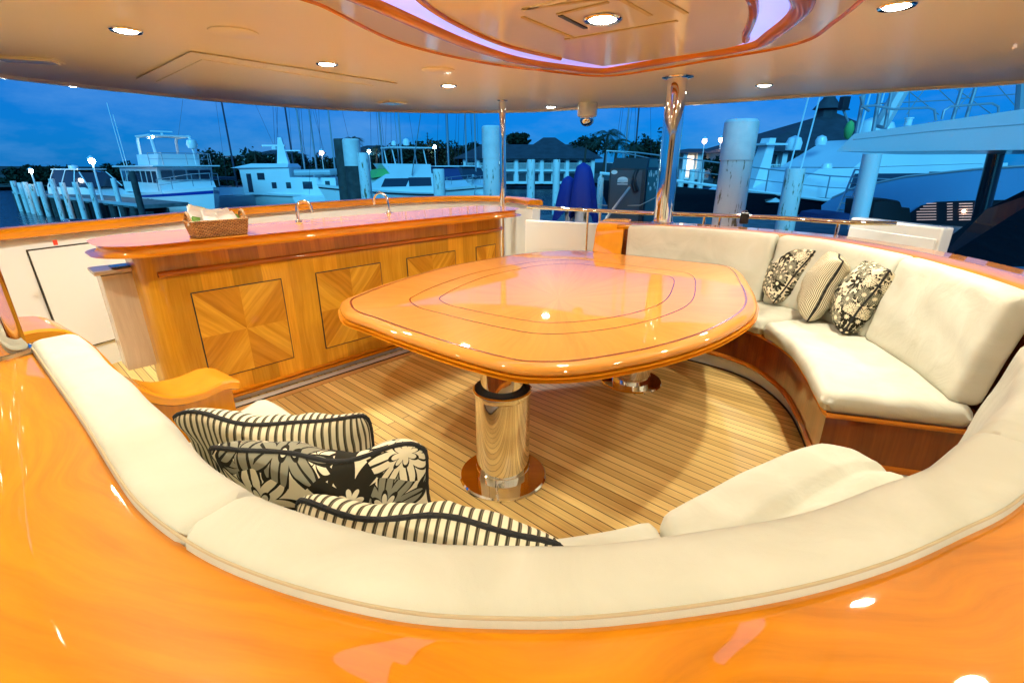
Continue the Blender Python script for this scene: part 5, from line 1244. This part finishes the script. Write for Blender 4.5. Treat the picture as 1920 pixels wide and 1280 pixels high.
# ---------------- buildings
def hotel(name, label, x0, x1, y, pe, pb, floors, bays, lit=(), roof=None, col_w=.5, cat='building', depth=10):
    A_, B_ = D(x0, pe, y), D(x1, pe, y); z1, z0 = A_.z, D(x0, pb, y).z; w = B_.x - A_.x; t = empty(name, (A_.x, y, z0), label, cat)
    wl = MB().box(((A_.x + B_.x) / 2, y + depth / 2 + .6, (z0 + z1) / 2), (w, depth, z1 - z0)).build('wall', 'wall', parent=t, smooth=False)
    bw = w / bays; fh = (z1 - z0) / floors; rg = random.Random(3)
    for f in range(floors):
        for i in range(bays):
            xa, xb = A_.x + bw * i + col_w / 2, A_.x + bw * (i + 1) - col_w / 2; za, zb = z0 + fh * f + .3, z0 + fh * (f + 1) - .35
            MB().box(((xa + xb) / 2, y + .56, (za + zb) / 2), (xb - xa - .3, .08, zb - za)).build('window', 'window_lit' if (f, i) in lit else 'glass', parent=wl, smooth=False)
            if f > 0 or floors == 1: 
                mb = MB()
                for k in range(9): mb.box((xa + (xb - xa) * (k + .5) / 9, y - .05, za + .35), (.05, .05, .8))
                mb.box(((xa + xb) / 2, y - .05, za + .78), (xb - xa, .07, .07)); mb.build('balcony_rail', 'boat', parent=wl, smooth=False)
        MB().box(((A_.x + B_.x) / 2, y + .3, z0 + fh * f + .05), (w + .3, 1.0, .22)).build('floor_slab', 'wall', parent=t, smooth=False)
    for i in range(bays + 1): MB().box((A_.x + bw * i, y - .1, (z0 + z1) / 2), (col_w, .4, z1 - z0)).build('column', 'boat', parent=t, smooth=False)
    if roof:
        for (ra, rb, rp, pk0, pk1) in roof:
            P0, P1 = D(ra, pe, y), D(rb, pe, y); zt = D(ra, rp, y + depth / 2).z; k0, k1 = D(pk0, pe, y + depth / 2).x, D(pk1, pe, y + depth / 2).x
            mb = MB(); yb, yf = y + depth + 1.2, y - 1; zb = z1 - .05
            a, b2, c_, d_ = Vector((P0.x, yf, zb)), Vector((P1.x, yf, zb)), Vector((P1.x, yb, zb)), Vector((P0.x, yb, zb)); e_, f_ = Vector((k0, y + depth / 2, zt)), Vector((k1, y + depth / 2, zt))
            for q in ([a, b2, f_, e_], [b2, c_, f_], [c_, d_, e_, f_], [d_, a, e_], [d_, c_, b2, a]): mb.face(q)
            mb.build('roof', 'roof', parent=t, smooth=False)
    return t
hotel('hotel', 'two storey white hotel with balconies and a dark hipped roof on the shore', 872, 1112, 76, 297, 344, 2, 10, lit=(), roof=[(850, 1130, 271, 905, 1085), (960, 1098, 258, 1018, 1040)])
hotel('harbour_office', 'low white lit building with a dark flat roof right of the thick steel post', 1285, 1470, 62, 286, 336, 1, 7, lit=((0, 0), (0, 2), (0, 3)), roof=[(1255, 1500, 279, 1290, 1460)])
c = D(1545, 212, 55)
hotel('pavilion', 'building with a huge dark pyramid roof and a small spire at right', 1400, 1720, 52, 283, 330, 1, 9, roof=[(1385, 1730, 213, 1540, 1556)], depth=14)
for o in [x for x in bpy.data.objects if x.name.startswith('pavilion')][:1]:
    a = D(1549, 214, 59); MB().lathe((a.x, a.y, 0), [(1.1, a.z - .8), (1.0, a.z + .5), (1.5, a.z + .5), (.6, a.z + 1.6), (.45, a.z + 4.2), (.02, a.z + 6.5)], 8).build('spire', 'roof', parent=o)
def villa(px, py, y, w, h, label, lit=True):
    c = D(px, py, y); t = empty('house', tuple(c), label, 'house', 'houses on the hillside')
    wl = MB().box((c.x, c.y, c.z), (w, 6, h)).build('wall', 'wall', parent=t, smooth=False)
    mb = MB(); z = c.z + h / 2; a, b2, c_, d_ = (Vector((c.x + sx * (w / 2 + .6), c.y + sy * 3.6, z)) for sx, sy in ((-1, -1), (1, -1), (1, 1), (-1, 1))); e_ = Vector((c.x - w * .2, c.y, z + 1.0)); f_ = Vector((c.x + w * .2, c.y, z + 1.0))
    for q in ([a, b2, f_, e_], [b2, c_, f_], [c_, d_, e_, f_], [d_, a, e_]): mb.face(q)
    mb.build('roof', 'roof' if not lit else 'boat_grey', parent=t, smooth=False)
    for k in range(4): MB().box((c.x - w * .36 + w * .24 * k, c.y - 3.02, c.z - .1), (w * .13, .06, h * .5)).build('window', 'window_lit' if lit and k in (1, 2) else 'glass', parent=wl, smooth=False)
villa(448, 304, 95, 6, 2.0, 'pale house with two lit windows among trees left of the small trawler')
villa(525, 298, 110, 9, 1.4, 'low pale house behind the thick white mast of the small trawler', False)
villa(600, 322, 88, 11, 1.6, 'long low house with lit windows behind the small trawler')
villa(705, 298, 92, 7, 2.4, 'pale house with a dark roof right of the dark piling cluster', False)
villa(862, 298, 96, 4, 1.8, 'small house with lit windows under trees left of the tall white piling')

# ---------------- trees
def leaves(mb, c, r, n, s, rg, lumps=9):
    L_ = [(c + Vector((rg.uniform(-1, 1) * r.x * .7, rg.uniform(-1, 1) * r.y * .7, rg.uniform(-.6, 1) * r.z * .65)), rg.uniform(.3, .6)) for _ in range(lumps)]
    for _ in range(n):
        b_, k = rg.choice(L_); d = Vector((rg.gauss(0, 1), rg.gauss(0, 1), rg.gauss(0, 1))).normalized() * (rg.random() ** .4) * k
        p = b_ + Vector((d.x * r.x, d.y * r.y, d.z * r.z)); a = Vector((rg.uniform(-1, 1), rg.uniform(-1, 1), rg.uniform(-1, 1))).normalized() * s * rg.uniform(.5, 1.2); b2 = a.cross(Vector((rg.uniform(-1, 1), rg.uniform(-1, 1), 1))).normalized() * s * rg.uniform(.3, .7)
        mb.face([p - a, p + b2, p + a, p - b2])
def tree(px, py_top, py_base, wpx, y, label, n=1700, group='trees along the shore'):
    c, b_ = D(px, py_top, y), D(px, py_base, y); H = max(2.5, c.z - b_.z); w = wpx * 1.3 * y / 966 / 2; rg = random.Random(int(px * 7 + y))
    zb = c.z - H; t = empty('shore_tree', (c.x, c.y, min(zb, WATER + .4)), label, 'tree', group)
    mb = MB(); mb.tube([(c.x, c.y, min(zb, WATER + .4)), (c.x + .2, c.y, zb + H * .5)], [.3, .14], 6)
    for k in range(3): mb.tube([(c.x + .1, c.y, zb + H * .35), (c.x + w * rg.uniform(-.7, .7), c.y + rg.uniform(-1, 1), zb + H * .75)], [.12, .04], 5)
    mb.build('trunk', 'bark', parent=t)
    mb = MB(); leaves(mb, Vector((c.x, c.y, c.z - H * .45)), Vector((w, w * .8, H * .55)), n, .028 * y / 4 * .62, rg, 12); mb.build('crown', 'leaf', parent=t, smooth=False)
TR = [(6, 335, 362, 60, 85, 'low tree at the far left end of the shore'), (40, 312, 360, 60, 80, 'bushy tree left of the bright dock lamp'), (84, 316, 362, 60, 78, 'bushy tree between the two bright dock lamps'), (120, 314, 360, 56, 76, 'bushy tree left of the small canopy cruiser'), (150, 318, 362, 50, 78, 'low tree behind the small canopy cruiser'), (200, 308, 362, 60, 76, 'tree right of the bright lamp by the canopy cruiser'), (236, 310, 362, 50, 78, 'tree at the stern of the striped trawler'), (300, 308, 362, 90, 84, 'tree mass seen through the trawler flybridge'),
      (395, 288, 358, 66, 78, 'dark tree at the bow of the striped trawler'), (428, 300, 356, 46, 76, 'dark tree below the hillside house'), (470, 292, 352, 56, 80, 'dark tree beside the dark mast'), (500, 288, 352, 60, 82, 'tall dark tree left of the thick white mast'), (540, 294, 350, 60, 84, 'dark tree behind the thick white mast'), (585, 296, 350, 60, 84, 'dark tree behind the three crossing masts'), (622, 292, 350, 50, 80, 'dark tree left of the piling cluster'),
      (700, 292, 348, 44, 78, 'dark tree right of the flaking piling'), (738, 276, 346, 54, 80, 'dark tree behind the sport fishing boat'), (772, 284, 346, 50, 80, 'dark tree above the blue canvas'), (800, 272, 346, 60, 84, 'dark tree under the pointed pine'), (838, 268, 346, 66, 82, 'broad dark tree over the white cruisers'), (880, 268, 340, 56, 84, 'dark tree left of the tall white piling'), (903, 272, 340, 46, 84, 'dark tree behind the tall white piling'),
      (962, 252, 300, 40, 92, 'dark tree peeking over the left end of the hotel roof'), (1105, 258, 310, 60, 82, 'dark tree over the right end of the hotel roof'), (1225, 250, 345, 66, 64, 'round dark tree above the dark dispenser cabinet'), (1196, 268, 345, 40, 66, 'dark tree between the pale and dark masts'), (1345, 295, 335, 34, 50, 'small green tree before the lit low building')]
for a in TR: tree(*a)
def palm(px, py, y, wpx, label, base=WATER + .4, n=24):
    c = D(px, py, y); t = empty('palm_tree', (c.x, c.y, base), label, 'palm tree', 'palm trees along the shore'); rg = random.Random(int(px))
    MB().tube([(c.x - .6, c.y, base), (c.x - .2, c.y, (base + c.z) / 2), (c.x, c.y, c.z)], [.22, .16, .13], 7).build('trunk', 'bark', parent=t)
    Lf = wpx * y / 966 / 2; mb = MB()
    for k in range(n):
        a = 2 * math.pi * k / n + rg.uniform(-.2, .2); el = rg.uniform(-.1, 1.1); d = Vector((math.cos(a), math.sin(a), 0)); q = []
        for i in range(9): s = i / 8; q.append(c + d * (Lf * s * math.cos(el * (1 - s * .4))) + Vector((0, 0, Lf * (math.sin(el) * s - .75 * s * s))))
        side = Vector((-d.y, d.x, 0))
        for i in range(8):
            w = Lf * .17 * math.sin(math.pi * (i + 1) / 9.5)
            for sg in (1, -1):
                for f in (0, .5):
                    p = q[i].lerp(q[i + 1], f); p2 = q[i].lerp(q[i + 1], f + .32); mb.face([p, p2, p2 + side * sg * w + Vector((0, 0, -w * .7)) + (q[i + 1] - q[i]) * .5])
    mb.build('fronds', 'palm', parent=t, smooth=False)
for a in ((662, 262, 70, 46, 'palm rising right behind the sleeved dark piling'), (706, 276, 72, 34, 'palm just right of the piling cluster'), (478, 288, 76, 34, 'palm left of the thick white mast'), (1140, 252, 60, 74, 'tall palm left of the pale mast above the dispenser'), (1158, 268, 58, 66, 'lower palm left of the pale mast above the dispenser'), (1100, 268, 70, 30, 'small palm at the right end of the hotel roof'), (747, 280, 78, 28, 'palm behind the sport fishing boat tower'), (1184, 276, 62, 54, 'palm behind the dark mast')): palm(*a)
c = D(801, 248, 78); t = empty('island_pine', (c.x, c.y, WATER + .4), 'tall narrow pointed pine above the white cruisers', 'tree')
H = c.z - WATER - .4; MB().tube([(c.x, c.y, WATER + .4), (c.x, c.y, c.z)], [.25, .04], 6).build('trunk', 'bark', parent=t)
mb = MB(); rg = random.Random(2)
for k in range(13):
    z = c.z - .2 - k * .42; r_ = .25 + k * .10
    for j in range(9):
        a = 2 * math.pi * j / 9 + k; d = Vector((math.cos(a), math.sin(a), .12)); s_ = Vector((-d.y, d.x, 0)) * .2; p = Vector((c.x, c.y, z)); mb.face([p, p + d * r_ * .5 + s_, p + d * r_, p + d * r_ * .5 - s_])
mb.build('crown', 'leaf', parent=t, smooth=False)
